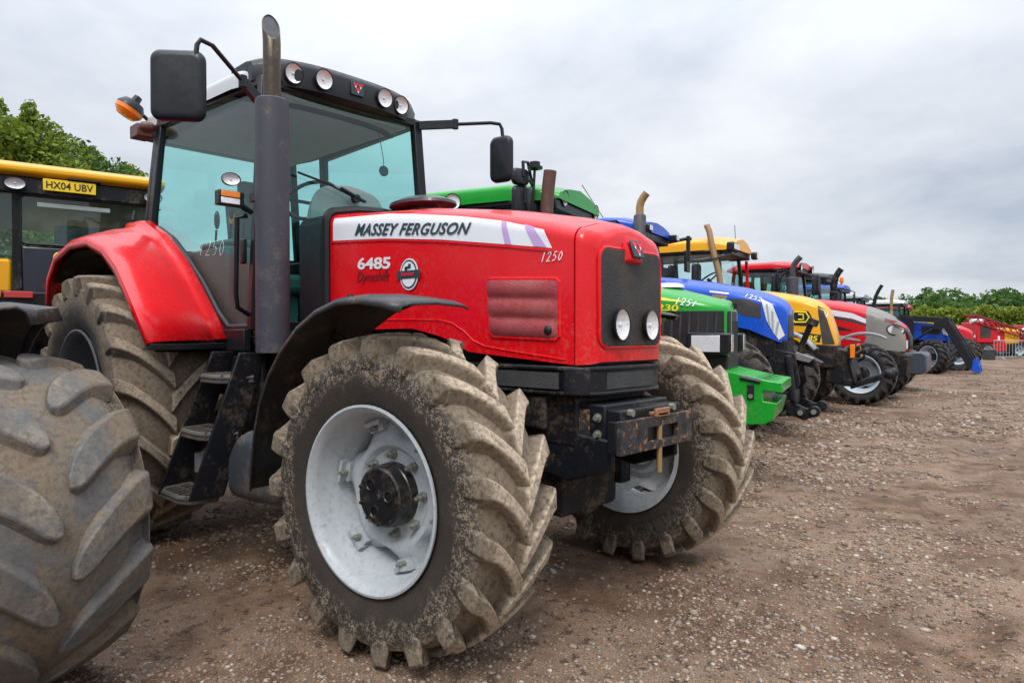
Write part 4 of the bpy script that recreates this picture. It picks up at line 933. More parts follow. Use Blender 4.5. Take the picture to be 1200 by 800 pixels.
mb=MB(); mb.bar((-3.02,.15,2.72),(-3.0,.42,2.15),.02,.04); obj('wiper',mb,M['black_clean'],T)

# ---- amber tractor
T=tractor('amber_tractor','amber yellow tractor with black side flash, between the blue and red bonnets',9.65,-2.25,9,-.2)
B=Body(top=[(-3.4,2.17),(-2.6,2.10),(-2.34,2.06),(-1.95,1.98),(-1.72,1.90),(-1.58,1.78),(-1.48,1.50),(-1.43,1.32)],bot=[(-3.4,1.35),(-2.3,1.32),(-1.95,1.21),(-1.43,1.18)],w=[(-3.4,.44),(-1.9,.42),(-1.7,.40),(-1.52,.34),(-1.43,.26)],r=.10,crown=.06)
bon=obj('bonnet',B.loft([-3.4+i*1.4/14 for i in range(15)]+[-1.9,-1.8,-1.7,-1.63,-1.58,-1.53,-1.49,-1.46,-1.43]),M['yellow'],T,smooth=55)
obj('side_flash',B.patch([(-2.75,1.58),(-1.70,1.50)],[(-2.75,1.80),(-1.84,1.77)],16,4,.006),M['louvre'],bon)
obj('nose_band',B.patch([(-1.62,1.20),(-1.44,1.20)],[(-1.70,1.86),(-1.60,1.80)],8,10,.006),M['grille'],bon)
sg=obj('side_panel',B.patch([(-2.20,1.36),(-1.66,1.23)],[(-2.22,1.44),(-1.64,1.36)],10,4,.006),M['louvre'],bon)
text('model_number','85',M['yellowink'],bon,B.pt(-1.86,1.262,.010),B.pt(-1.70,1.25,.010),B.pt(-1.84,1.355,.010),B.pt(-1.69,1.345,.010),bold=.02,shear=.1)
mb=MB(); em=[(a+.14,b-.02) for a,b in [(-2.20,1.60),(-2.02,1.60),(-1.97,1.68),(-2.02,1.77),(-2.20,1.78),(-2.25,1.70),(-2.20,1.60)]]
mb.tube([B.pt(x,z,.012) for x,z in em],.014,6); mb.tube([B.pt(x,z,.012) for x,z in ((-2.0,1.625),(-1.92,1.625),(-1.92,1.71),(-2.0,1.715))],.014,6); obj('emblem',mb,M['yellowink'],bon)
obj('nose_mark',MB().tube([B.pt(-1.60,1.76,.012),B.pt(-1.565,1.66,.012),B.pt(-1.555,1.73,.012)],.008,5),M['pale'],bon)
running_gear(T,-2.25,-5.2,.68,.90,tf=.95,tyref='tg',guards='silver',nose=-1.5)
mb=MB(); mb.box(-2.05,-1.42,-.38,.38,.80,1.18); mb.prism([(-1.6,.55),(-1.2,.5),(-1.1,.7),(-1.25,1.1),(-1.5,1.15)],'y',-.34,.34); obj('nose_base',mb,M['chassis'],T,bev=.02)
lk=obj('front_linkage',MB().box(-1.3,-1.16,-.40,.40,.5,.62),M['black'],T,bev=.01)
for s in (-1,1):
    mb=MB()
    mb.tube([(-1.25,s*.30,1.08),(-1.12,s*.34,.55)],.04,8); mb.bar((-1.2,s*.32,.50),(-.72,s*.36,.68),.05,.10); mb.ball((-.62,s*.36,.72),.085,.06,.085); mb.obox((-1.18,s*.38,1.06),(.10,.08,.20)); obj('lift_arm',mb,M['black'],lk,bev=.01)
mb=MB(); mb.tube([(-1.3,-.1,.95),(-1.0,-.1,1.1),(-.98,-.1,1.05)],.035,8); mb.tube([(-1.2,-.25,1.1),(-1.05,-.25,1.2),(-1.0,-.2,1.0),(-1.1,-.15,.9)],.015,6)
obj('hose',mb,M['black'],lk)
for y in (-.40,.40): obj('marker_lens',MB().box(-1.19,-1.12,y-.025,y+.025,.98,1.20),M['amber'],T,bev=.005)
cab(T,-4.95,-3.22,.83,1.75,2.86,'yellow',.22,.10,over=.16,wf=.72,crown=.14,glassm='glass_clear')
mb=MB(); mb.box(-3.18,-3.04,-.66,-.30,2.86,3.03); rl=obj('work_lamp',mb,M['black_clean'],T,bev=.03); mb=MB(); mb.box(-3.04,-3.032,-.63,-.49,2.90,3.0); mb.box(-3.04,-3.032,-.46,-.33,2.90,3.0); obj('lens',mb,M['lens'],rl)
mb=MB(); mb.obox((-3.0,.60,2.88),(.12,.14,.14)); rl=obj('work_lamp',mb,M['black_clean'],T,bev=.03); obj('lens',MB().obox((-2.938,.60,2.88),(.005,.10,.10)),M['lens'],rl)
mb=MB(); mb.tube([(-3.22,-.72,1.9),(-3.27,-.74,2.4),(-3.42,-.76,3.05),(-3.45,-.76,3.22),(-3.50,-.76,3.34)],.055,14); ep=obj('exhaust',mb,M['tan_pipe'],T); mb=MB(); mb.lathe([(0,.002),(0,.05)],c=(-3.502,-.76,3.342),ax='z',n=14); obj('exhaust_mouth',mb,M['louvre'],ep)
side_mirror(T,(-3.60,-1.02,2.42),.26,.42,rad(-15),(-3.1,-.66,2.80)); side_mirror(T,(-4.05,-1.0,2.42),.24,.42,rad(-15),(-3.2,-.66,2.80))
wings(T,-5.2,.9,.62,1.25,'yellow'); mb=MB(); mb.tube([(-3.25,.2,3.1),(-3.27,.2,3.45)],.006,5); obj('aerial',mb,M['black_clean'],T)
obj('red_pillar',MB().bar((-3.18,.70,2.80),(-3.16,.76,2.05),.05,.05),M['red_far'],T)

# ---- red tractor with a grey nose
T=tractor('grey_nosed_red_tractor','red tractor with rounded grey nose and pale silver wheel, right of the amber one',12.65,-1.95,6,-.17)
B=Body(top=[(-3.3,2.10),(-2.7,2.065),(-2.3,2.01),(-1.95,1.94),(-1.7,1.87),(-1.48,1.78),(-1.3,1.68),(-1.18,1.52),(-1.12,1.35)],bot=[(-3.3,1.2),(-2.2,1.12),(-1.12,1.03)],w=[(-3.3,.44),(-1.8,.43),(-1.5,.41),(-1.25,.35),(-1.12,.24)],r=.16,crown=.06)
bon=obj('bonnet',B.loft([-3.3+i*1.5/15 for i in range(16)]+[-1.74]),M['red_far'],T,smooth=55)
B2=Body([(a,b+.004) for a,b in B.top],[(a,b-.003) for a,b in B.bot],[(a,b+.005) for a,b in B.wt],B.r,B.crown)
ns=obj('nose',B2.loft([-1.75,-1.65,-1.55,-1.45,-1.36,-1.28,-1.22,-1.18,-1.15,-1.12]),M['grey_paint'],T,smooth=55)
obj('nose_wrap',B2.patch([(-1.84,1.04),(-1.70,1.04)],[(-1.56,1.79),(-1.50,1.77)],5,10,.004),M['grey_paint'],ns)
obj('stripe',B.patch([(-3.0,1.80),(-2.5,1.78),(-2.0,1.69),(-1.68,1.56)],[(-3.0,1.92),(-2.5,1.90),(-2.0,1.80),(-1.64,1.62)],20,4,.004),M['white'],bon); obj('stripe_edge',B.patch([(-3.0,1.74),(-2.5,1.72),(-2.0,1.62),(-1.72,1.53)],[(-3.0,1.785),(-2.5,1.765),(-2.0,1.675),(-1.70,1.55)],20,2,.005),M['ink'],bon)
obj('side_vent',B.patch([(-2.45,1.45),(-2.0,1.44)],[(-2.40,1.58),(-2.02,1.46)],8,4,.004),M['louvre'],bon)
obj('arch_trim',B.patch([(-2.6,1.24),(-2.2,1.28),(-1.86,1.23)],[(-2.6,1.30),(-2.2,1.345),(-1.84,1.26)],14,2,.008),M['silver'],bon)
mb=MB(); mb.add([(-1.24+.13*math.cos(a)*(1+.0)+.02*math.sin(a),B2.y(-1.24+.13*math.cos(a),1.45)-.010,1.455+.095*math.sin(a)-.03*math.cos(a)) for a in [2*pi*i/24 for i in range(24)]],[range(24)]); hl=obj('headlight',mb,M['lens_block'],T,smooth=0,solid=.01)
mb=MB(); mb.tube([(-1.24+.135*math.cos(a)+.02*math.sin(a),B2.y(-1.24+.135*math.cos(a),1.45)-.010,1.455+.10*math.sin(a)-.03*math.cos(a)) for a in [2*pi*i/24 for i in range(25)]],.012,6); obj('headlight_rim',mb,M['black_clean'],hl)
obj('nose_mark',B2.patch([(-1.42,1.62),(-1.22,1.56)],[(-1.42,1.69),(-1.24,1.63)],5,2,.004),M['maroon'],ns)
running_gear(T,-1.72,-4.7,.615,.9,tf=.96,steer=rad(-4),tyref='tb',nose=-1.3)
front_guard(T,-1.72,.6,-.80,-.70,'silver',60,150,.2)
mb=MB(); mb.box(-1.75,-1.15,-.36,.36,.72,1.03); mb.prism([(-1.5,.5),(-1.05,.55),(-1.0,.95),(-1.3,1.0)],'y',-.35,.35); obj('nose_base',mb,M['chassis'],T,bev=.02)
cab(T,-4.4,-3.12,.84,1.62,2.74,'red_far',.16,.10,over=.12,wf=.72,crown=.08,glassm='glass')
lamp(T,'work_lamp',(-2.97,-.50,2.80),.08,(1,0,-.1),.06); lamp(T,'work_lamp',(-2.97,.45,2.80),.08,(1,0,-.1),.06)
curve_pipe(T,-3.08,-.80,1.7,2.56,2.98,.12,.06,'muffler','muffler',.16)
side_mirror(T,(-3.38,-.95,2.42),.24,.42,rad(-15),(-3.15,-.66,2.70))
wings(T,-4.7,.9,.62,1.25,'red_far')

# ---- dark-cabbed red tractor with a dark front weight
T=tractor('dark_cab_tractor','red tractor with big dark grey front weight box, half hidden by the grey nose',15.85,-2.7,5,-.18)
B=Body(top=[(-3.6,2.0),(-2.3,1.80),(-1.95,1.66),(-1.76,1.5),(-1.70,1.30)],bot=[(-3.6,1.2),(-1.70,.95)],w=[(-3.6,.42),(-2.2,.40),(-1.9,.36),(-1.70,.24)],r=.12,crown=.05)
bon=obj('bonnet',B.loft([-3.6,-3.2,-2.8,-2.5,-2.3,-2.1,-1.98,-1.88,-1.8,-1.74,-1.70]),M['red_far'],T,smooth=55)
mb=MB(); rows=[[(np.interp(z,[.95,1.3,1.55],[-1.69,-1.69,-1.80])+.012-.25*abs(y)**1.7,y,z) for y in (-.30,-.2,-.1,0,.1,.2,.30)] for z in (1.0,1.15,1.3,1.42,1.52)]; obj('front_grille',mb.grid(rows),M['louvre'],T,solid=.02)
obj('headlight',MB().box(-1.76,-1.72,-.31,-.27,1.02,1.22),M['lens'],T)
mb=MB(); bp=[(-2.22,.42),(-1.42,.42),(-1.32,.52),(-1.32,.86),(-1.40,.95),(-2.12,.92),(-2.22,.86)]; mb.prism(bp,'y',-.46,.46); fwt=obj('front_weight',mb,plain('dark_blue_grey_weight',(.045,.055,.075),.4,coat=.2),T,bev=.03)
mb=MB(); mb.tube([(-1.70,-.46,.74),(-1.70,-.475,.74)],.022,10); mb.box(-1.78,-1.60,-.10,.10,.935,.975); obj('weight_bolt',mb,M['bolt'],fwt)
running_gear(T,-2.35,-5.2,.62,.9,tf=.95,tyref='tg',nose=-1.8)
cab(T,-5.0,-3.55,.84,1.65,2.74,'black_clean',.16,.10,over=.1,wf=.72,glassm='glass')
curve_pipe(T,-3.25,-.82,1.7,2.42,2.97,.10,.075,'black','black',.16)
side_mirror(T,(-3.62,-1.0,2.55),.32,.44,rad(-20),(-3.95,-.7,2.90)); wings(T,-5.2,.9,.62,1.25,'red_far')
# ---- three hidden-bonnet tractors whose cabs show above the row
def filler(name,label,y,ox,dx,body,roof,xcab,zt,exh=None,glassm='glass',beacon=False,mir=True,hgt=1.72):
    T=tractor(name,label,y,ox,6,dx)
    B=Body(top=[(ox-1.4,hgt),(ox,hgt-.12),(ox+.35,hgt-.3),(ox+.45,hgt-.5)],bot=[(ox-1.4,1.1),(ox+.45,1.0)],w=[(ox-1.4,.40),(ox+.1,.37),(ox+.45,.25)],r=.10,crown=.04)
    bon=obj('bonnet',B.loft([ox-1.4,ox-.9,ox-.4,ox,ox+.15,ox+.28,ox+.36,ox+.42,ox+.45]),M[body],T,smooth=55)
    mb=MB(); mb.box(ox+.42,ox+.47,-.20,.20,1.05,1.40); obj('front_grille',mb,M['louvre'],T,bev=.02)
    for s in (-1,1): obj('headlight',MB().box(ox+.44,ox+.48,s*.15-.05,s*.15+.05,1.24,1.34),M['lens'],T)
    running_gear(T,ox,ox-2.8,.62,.88,tf=.95,tyref='tg',nose=ox+.35)
    cab(T,xcab-1.4,xcab,.82,1.6,zt,roof,.16,.08,over=.1,wf=.70,glassm=glassm)
    wings(T,ox-2.8,.88,.62,1.22,body)
    if exh: curve_pipe(T,exh[0],exh[1],1.55,exh[2],exh[3],exh[4],exh[5],exh[6],exh[7],exh[8])
    if mir: side_mirror(T,(xcab+.1,-1.0,zt-.30),.26,.40,rad(-15),(xcab,-.62,zt-.05)); side_mirror(T,(xcab+.1,1.05,zt-.25),.26,.40,rad(15),(xcab,.62,zt-.05))
    if beacon:
        mb=MB(); mb.lathe([(zt+.26,.05),(zt+.30,.06),(zt+.42,.055),(zt+.45,.02),(zt+.452,.001)],c=(xcab-.1,.3,0),ax='z',n=14); mb.cyl((xcab-.1,.3,zt+.1),(xcab-.1,.3,zt+.26),.03); obj('beacon_lens',mb,M['amber'],T)
    return T
filler('blue_roof_tractor','dark blue tractor with an orange beacon on its blue cab roof',19.0,-3.4,-.3,'blue','blue',-4.05,2.66,beacon=True)
filler('black_pipe_tractor','tractor with pale cab roof and tall thin black bent exhaust',22.1,-3.7,-.3,'silver','silver',-4.35,2.52,exh=(-3.93,-.6,2.0,2.95,.06,.055,'black_clean','black_clean',.22))
# ---- blue loader tractor
T=tractor('loader_tractor','dark blue tractor with black front loader arms reaching to the ground',25.2,-3.15)
B=Body(top=[(-4.4,1.98),(-3.6,1.92),(-3.1,1.82),(-2.85,1.68),(-2.72,1.5),(-2.70,1.35)],bot=[(-4.4,1.2),(-2.70,1.12)],w=[(-4.4,.40),(-3.1,.38),(-2.85,.35),(-2.70,.26)],r=.12,crown=.05)
bon=obj('bonnet',B.loft([-4.4,-4.0,-3.6,-3.35,-3.2,-3.1,-3.0,-2.92,-2.85,-2.79,-2.74,-2.70]),M['blue'],T,smooth=55)
obj('side_panel',B.patch([(-3.55,1.38),(-3.0,1.36)],[(-3.55,1.66),(-3.0,1.62)],8,3,.006),M['louvre'],bon); obj('headlight',B.patch([(-2.90,1.36),(-2.76,1.32)],[(-2.96,1.62),(-2.80,1.54)],6,4,.008),M['lens'],T); obj('decal',B.patch([(-3.4,1.76),(-3.0,1.70)],[(-3.4,1.81),(-3.0,1.74)],6,2,.008),M['yellowink'],bon); obj('decal',B.patch([(-3.9,1.80),(-3.42,1.76)],[(-3.9,1.87),(-3.42,1.82)],6,2,.008),M['pale'],bon)
running_gear(T,-3.15,-5.6,.60,.85,tf=.92,steer=rad(-38),tyref='tb',nose=-2.8)
cab(T,-5.6,-4.15,.80,1.6,2.42,'white_roof',.14,.06,over=.08,wf=.70,glassm='glass')
curve_pipe(T,-4.45,-.72,1.6,2.2,2.95,.06,.055,'tan_pipe','tan_pipe',.05)
wings(T,-5.6,.85,.62,1.2,'blue')
mb=MB()
for s in (-1,1):
    yy=s*.58
    mb.bar((-4.3,yy,1.95),(-2.95,yy,1.85),.09,.20); mb.prism([(-3.15,1.78),(-2.82,1.98),(-2.70,1.92),(-2.72,1.70),(-2.95,1.5),(-3.2,1.55)],'y',yy-.06,yy+.06); mb.bar((-2.84,yy,1.80),(-2.05,yy,.24),.10,.24); mb.tube([(-2.76,yy,1.92),(-2.35,yy,1.15)],.035,8); mb.tube([(-2.35,yy,1.15),(-1.95,yy,.42)],.025,8)
    mb.bar((-3.9,yy*.95,.9),(-3.9,yy,1.95),.12,.25); mb.tube([(-3.8,yy,1.1),(-3.1,yy,1.62)],.04,8)
mb.tube([(-2.3,-.58,.75),(-2.3,.58,.75)],.06,10)
ld=obj('loader_arm',mb,M['black_clean'],T,bev=.01)
mb=MB()
for s in (-1,1): mb.prism([(-2.08,.12),(-1.80,.06),(-1.84,.30),(-1.93,.55),(-2.02,.50)],'y',s*.62-.05,s*.62+.05)
mb.box(-1.98,-1.86,-.6,.6,.2,.34); obj('loader_carriage',mb,M['blue'],ld,bev=.01)
# ---- last red tractor
T=filler('far_red_tractor','red tractor with plain red bonnet, last of the row behind the loader arms',28.4,-2.95,0,'red_far','red_far',-4.7,2.35,mir=False,hgt=1.78)

# ---- tractor at the left: only its worn front wheel and mudguard show
T=thing('worn_tyre_tractor','tractor with a worn grey muddy front tyre, cut by the left edge','tractor',(-1.03,-3.05,0),GRP); T['_ox']=-1.03
B=Body(top=[(-2.6,1.95),(-.9,1.75),(-.55,1.5)],bot=[(-2.6,1.2),(-.55,1.1)],w=[(-2.6,.38),(-.9,.34),(-.55,.24)],r=.1,crown=.04)
obj('bonnet',B.loft([-2.6,-2.2,-1.6,-1.2,-.9,-.75,-.65,-.58,-.55]),M['blue'],T,smooth=55); obj('front_grille',MB().box(-.57,-.53,-.2,.2,1.15,1.42),M['louvre'],T,bev=.02)
mb=MB(); mb.box(-4.0,-.65,-.25,.25,.55,1.2); mb.tube([(-1.03,-.75,.66),(-1.03,.78,.66)],.11,12); mb.tube([(-3.7,-.75,.85),(-3.7,.75,.85)],.16,12); obj('chassis',mb,M['chassis'],T,bev=.02)
for s in (-1,1):
    wheel('front_wheel',T,-1.07,s*.88,.66,'tn','rg','hg',rad(7),.02,.024); wheel('rear_wheel',T,-3.75,s*.90,.88,'tq','rq','hg',0,0)
    rows=[]
    for i in range(12):
        a=rad(76+90*i/11); r=.79; k=1-.12*(i==0); rows.append([(-1.03+r*math.cos(a)+.0,s*1.07*k,.66+r*math.sin(a)+.035-.05),(-1.03+r*math.cos(a),s*1.055*k,.66+r*math.sin(a)+.035),(-1.03+r*math.cos(a),s*.9,.66+r*math.sin(a)+.05),(-1.03+r*math.cos(a),s*.70,.66+r*math.sin(a)+.03)])
    obj('mudguard',MB().grid(rows),M['fender_black'],T,solid=.012,smooth=60)
cab(T,-4.1,-2.65,.72,1.6,2.7,'blue',.18,.08,wf=.66,lampys=(-.4,.4))

# ---- tractor behind, seen from the back
T=thing('yellow_roofed_tractor','yellow roofed tractor seen from behind with number plate above its rear window','tractor',(-6.66,-.42,.03))
T.rotation_euler=(0,0,rad(-11))  # local x points away from the viewer's row: rear at +x
def L(mb): return mb
mb=MB(); mb.prism([(-1.6,2.92),(-1.6,2.83),(1.30,2.83),(1.36,2.86),(1.36,2.92),(1.25,2.965),(-1.4,2.985)],'y',-1.12,.69); rf=obj('roof',mb,M['yellow'],T,bev=.02)
mb=MB(); mb.box(-1.5,1.30,-1.05,.64,2.66,2.828); obj('roof_underside',mb,M['black'],rf,bev=.02)
mb=MB()
for y in (-1.04,-.56,.60): mb.bar((1.26,y,1.72),(1.26,y,2.70),.07,.06,(0,1,0))
for y in (-1.04,.60): mb.bar((-1.4,y,1.6),(-1.4,y,2.7),.07,.06,(0,1,0)); mb.bar((-1.4,y,1.65),(1.26,y,1.72),.06,.08,(0,1,0))
mb.bar((1.26,-1.04,1.72),(1.26,.60,1.72),.07,.06,(0,0,1)); obj('cab_frame',mb,M['chassis'],T)
mb=MB(); mb.add([(1.27,-.53,2.20),(1.27,.53,2.20),(1.27,.53,2.66),(1.27,-.53,2.66)],[range(4)]); rw=obj('rear_window',mb,M['glass_dusty'],T,smooth=0,solid=.006)
mb=MB(); mb.tube([(1.275,y,z) for y,z in rrect(-.53,.53,2.20,2.66,.04,3)]+[(1.275,.53,2.6)],.016,6); obj('window_seal',mb,M['louvre'],rw)
for s in (-1,1):
    if s<0: mb=MB(); mb.add([(1.265,s*.59,2.08),(1.265,s*1.02,2.08),(1.265,s*1.02,2.66),(1.265,s*.59,2.66)],[range(4)]); obj('quarter_window',mb,M['glass_dusty'],T,smooth=0,solid=.006)
    mb=MB(); ye=-1.045 if s<0 else .615; mb.add([(1.2,ye,1.75),(-1.35,ye,1.68),(-1.35,ye,2.66),(1.2,ye,2.66)],[range(4)]); obj('side_window',mb,M['glass_dusty'],T,smooth=0,solid=.006)
mb=MB(); mb.add([(-1.41,-1.0,1.6),(-1.41,.58,1.6),(-1.41,.58,2.66),(-1.41,-1.0,2.66)],[range(4)]); obj('windscreen',mb,M['glass_dusty'],T,smooth=0,solid=.006)
pb=obj('back_panel',MB().box(1.0,1.28,-.53,.53,1.45,2.18),plain('navy_panel',(.012,.016,.03),.35,coat=.3),T,bev=.02)
mb=MB(); mb.tube([(1.285,-.22+.05*math.cos(a),2.08+.05*math.sin(a)) for a in [2*pi*i/16 for i in range(14)]],.009,5); obj('panel_mark',mb,M['yellowink'],pb)
for s in (-1,): obj('side_panel',MB().box(.4,1.285,s*.60,s*1.06,1.50,2.05),M['yellow'],T,bev=.03)
mb=MB(); mb.box(.6,1.42,-1.1,.72,1.42,1.745); bb=obj('rear_deck',mb,M['black'],T,bev=.02)
for s in (-1,1): obj('tail_lamp',MB().box(1.415,1.44,s*.44,s*.66,1.68,1.742),M['redlens'],bb,bev=.005); obj('indicator',MB().box(1.415,1.44,s*.68,s*.86,1.68,1.742),M['amber'],bb,bev=.005) if s<0 else None
PL=obj('number_plate',MB().box(1.33,1.345,-.355,.075,2.71,2.82),M['plate'],T,bev=.004)
text('plate_lettering','HX04 UBV',M['louvre'],PL,(1.3465,-.33,2.732),(1.3465,.05,2.732),(1.3465,-.33,2.80),(1.3465,.05,2.80),bold=.01)
mb=MB(); mb.box(1.26,1.36,-.16,.12,2.83,2.845); obj('plate_lamp',mb,M['chassis'],T,bev=.01)
for y in (-.57,.57): lamp(T,'work_lamp',(1.38,y,2.74),.080,(1,0,-.25),.08,sz=.62)
mb=MB(); mb.box(1.277,1.279,-.40,.20,2.56,2.60); obj('window_sticker',mb,M['console'],rw)
mb=MB(); mb.bar((1.29,.36,2.52),(1.29,.46,2.14),.035,.03); mb.tube([(1.28,.42,2.60),(1.29,.40,2.50)],.02,6); obj('wiper',mb,M['louvre'],T)
mb=MB(); mb.box(.3,.75,-.3,.3,1.5,1.75); mb.obox((.85,0,2.1),(.14,.5,.7),(0,rad(10),0)); obj('seat',mb,M['seat'],T,bev=.04)
mb=MB(); mb.box(-3.2,1.2,-.45,.45,.6,1.3); mb.box(-1.35,1.2,-.95,.55,1.15,1.6); obj('chassis',mb,M['chassis'],T,bev=.03)
B=Body(top=[(-3.6,1.6),(-3.3,1.85),(-1.45,2.0)],bot=[(-3.6,1.1),(-1.45,1.1)],w=[(-3.6,.4),(-3.3,.5),(-1.45,.55)],r=.12,crown=.04); obj('bonnet',B.loft([-3.6,-3.5,-3.3,-2.6,-2.0,-1.45]),M['yellow'],T,smooth=55)
for x in (.3,-2.6):
    for s in (-1,1): wheel('wheel',T,x,s*1.0,.88,'tq','rq','hg')
# ------------------------------------------------------------------ ground
CAM=(2.245,-2.767,1.38)
_tab=rng.random((256,256))
def vnoise(x,y):
    xi=np.floor(x).astype(int); yi=np.floor(y).astype(int); fx=x-xi; fy=y-yi; fx=fx*fx*(3-2*fx); fy=fy*fy*(3-2*fy)
    g=lambda a,b:_tab[a%256,b%256]
    return (g(xi,yi)*(1-fx)+g(xi+1,yi)*fx)*(1-fy)+(g(xi,yi+1)*(1-fx)+g(xi+1,yi+1)*fx)*fy
def height(x,y):
    x=np.asarray(x,float); y=np.asarray(y,float)
    h=(vnoise(x*.55,y*.55)-.5)*.035+(vnoise(x*2.1+9,y*2.1)-.5)*.016+(vnoise(x*7+3,y*7)-.5)*.009
    r=1-np.abs(vnoise(x*4.2+40,y*2.6+11)*2-1); h+=np.clip(r-.86,0,1)*.10*np.clip(vnoise(x*.9+70,y*.9)*3-1.5,0,1)
    n2=vnoise(x*17,y*17); h+=(n2-.5)*.006
    # old tyre tracks running along the row
    for c,w in ((3.4,.24),(5.2,.26),(1.75,.22),(7.2,.25)):
        d=np.abs(x+.12*y-c+.15*np.sin(y*.35))/w; h-=np.clip(1-d*d,0,1)*.030*(.35+.9*vnoise(y*8,x*3+c)); h+=np.clip(1-(np.abs(d-1.15)/.3)**2,0,1)*.018*vnoise(y*3+c,x*2)
    for px,py in ((-.14,-.9),(-.1,.94),(-3,-1.1),(-3,1.06),(-1.03,-2.07)):
        d2=((x-px)**2/.10+(y-py)**2/.12); h-=np.exp(-d2)*.012
    R=np.hypot(x-2,y+2.5); fade=np.clip(1.3-R/60,0,1)
    return h*fade
def axis_pts(c,near,step,far,k=1.16):
    a=[0.0]; s=step
    while a[-1]<far:
        a.append(a[-1]+s)
        if a[-1]>near: s*=k
    a=np.array(a); return np.concatenate([-a[::-1][:-1],a])+c
xs_=axis_pts(1.2,4.2,.028,900); ys_=axis_pts(.2,4.6,.030,900)
X_,Y_=np.meshgrid(xs_,ys_,indexing='ij'); Z_=height(X_,Y_)
nx,ny=X_.shape; co=np.stack([X_,Y_,Z_],-1).reshape(-1,3)
ii=(np.arange(nx-1)[:,None]*ny+np.arange(ny-1)[None,:]).ravel(); fc=np.stack([ii,ii+ny,ii+ny+1,ii+1],1)
def np_mesh(name,co,fc,mat,smooth=True):
    me=bpy.data.meshes.new(name); n=len(co); k=fc.shape[1]; m=len(fc)
    me.vertices.add(n); me.vertices.foreach_set('co',np.ascontiguousarray(co,np.float32).ravel())
    me.loops.add(m*k); me.loops.foreach_set('vertex_index',np.ascontiguousarray(fc,np.int32).ravel())
    me.polygons.add(m); me.polygons.foreach_set('loop_start',np.arange(0,m*k,k,dtype=np.int32))
    me.polygons.foreach_set('use_smooth',np.full(m,smooth)); me.materials.append(mat); me.update(calc_edges=True); me.validate(); return me
t=NT('mud_and_gravel'); p=t.pos(); 
big=t.noise(.55,5,.6,p); mid=t.noise(3.1,6,.62,p); fine=t.noise(26,6,.7,p); tiny=t.noise(120,3,.6,p)
pat=t.ramp(t.math('ADD',t.math('MULTIPLY',big,.55),t.math('MULTIPLY',mid,.45)),[(.43,0),(.57,1)])
mud=t.mix(mid,(.052,.026,.014),(.205,.109,.060)); mud=t.mix(t.ramp(fine,[(.35,.65),(.55,0)]),mud,(.066,.042,.029))
grav=t.mix(fine,(.115,.066,.039),(.34,.222,.142))
v1=t.voro(95,p,'Color'); pc=t.ramp(t.sep(v1)[0],[(0,(.12,.09,.07)),(.35,(.25,.18,.13)),(.6,(.34,.28,.22)),(.8,(.27,.26,.25)),(1,(.46,.40,.33))])
pm=t.ramp(t.voro(95,p),[(.22,1),(.42,0)]); v2=t.voro(34,p,'Color'); pm2=t.math('MULTIPLY',t.ramp(t.voro(34,p),[(.16,1),(.26,0)]),t.math('GREATER_THAN',t.sep(v2)[1],.55))
c=t.mix(pat,mud,grav); c=t.mix(t.math('MULTIPLY',pm,t.mapr(pat,0,1,.25,.95)),c,pc); clod=t.math('MULTIPLY',t.ramp(t.noise(13,6,.75,p,dist=.3),[(.57,0),(.62,1)]),t.ramp(t.noise(1.4,3,.6,p),[(.36,0),(.52,1)])); c=t.mix(t.math('MULTIPLY',clod,.92),c,(.060,.037,.024)); c=t.mix(t.math('MULTIPLY',pm2,t.mapr(pat,0,1,.25,.8)),c,t.ramp(t.sep(v2)[0],[(0,(.2,.14,.1)),(.6,(.36,.29,.23)),(1,(.5,.46,.4))]))
wet=t.ramp(t.noise(.8,4,.6,p),[(.50,0),(.68,1)])
c=t.mix(t.math('MULTIPLY',wet,.30),c,(.085,.055,.040))
t.set(base=c,rough=t.mapr(wet,0,1,.85,.48),spec=.35)
b=t.bump(t.math('ADD',t.math('MULTIPLY',mid,.5),t.math('ADD',t.math('MULTIPLY',fine,.5),t.math('ADD',t.math('MULTIPLY',pm2,.5),t.math('MULTIPLY',clod,.4)))),.8,.035); t.bump(t.math('ADD',pm,tiny),.5,.006,b)
M['ground']=t.m
g=bpy.data.objects.new('ground',np_mesh('ground',co,fc,M['ground'])); COL.objects.link(g); g['kind']='structure'
# loose stones lying on the mud
t=NT('stones'); ri=t.node('ShaderNodeNewGeometry').outputs['Random Per Island']
c=t.ramp(ri,[(0,(.08,.05,.033)),(.25,(.20,.13,.085)),(.5,(.30,.21,.145)),(.65,(.17,.15,.135)),(.85,(.31,.235,.165)),(.96,(.38,.33,.27)),(1,(.50,.47,.42))])
c=t.mix(t.mapr(t.noise(60,4,.6),.4,.7,0,.45),c,(.16,.105,.07)); t.set(base=c,rough=.8); M['stones']=t.m
bm=bmesh.new(); bmesh.ops.create_icosphere(bm,subdivisions=1,radius=1); ico=np.array([v.co[:] for v in bm.verts]); icf=np.array([[v.index for v in f.verts] for f in bm.faces]); bm.free()
N=170000
Zd=1.3*np.exp(rng.random(N)*math.log(26/1.3)); ang=(rng.random(N)-.5)*2*rad(56)
Xd=Zd*np.tan(ang)*.9
wx=CAM[0]+Xd*.7345-Zd*.679; wy=CAM[1]+Xd*.679+Zd*.7345
dens=vnoise(wx*.9+5,wy*.9)*.6+vnoise(wx*2.7,wy*2.7+31)*.5
keep=rng.random(N)<np.clip((dens-.38)*4.0,.06,1); wx,wy,Zd=wx[keep],wy[keep],Zd[keep]; N=len(wx)
sz=(.0038+.0085*rng.random(N)**3+.014*(rng.random(N)>.985)*rng.random(N))*np.clip(Zd/3.2,.85,3.0)
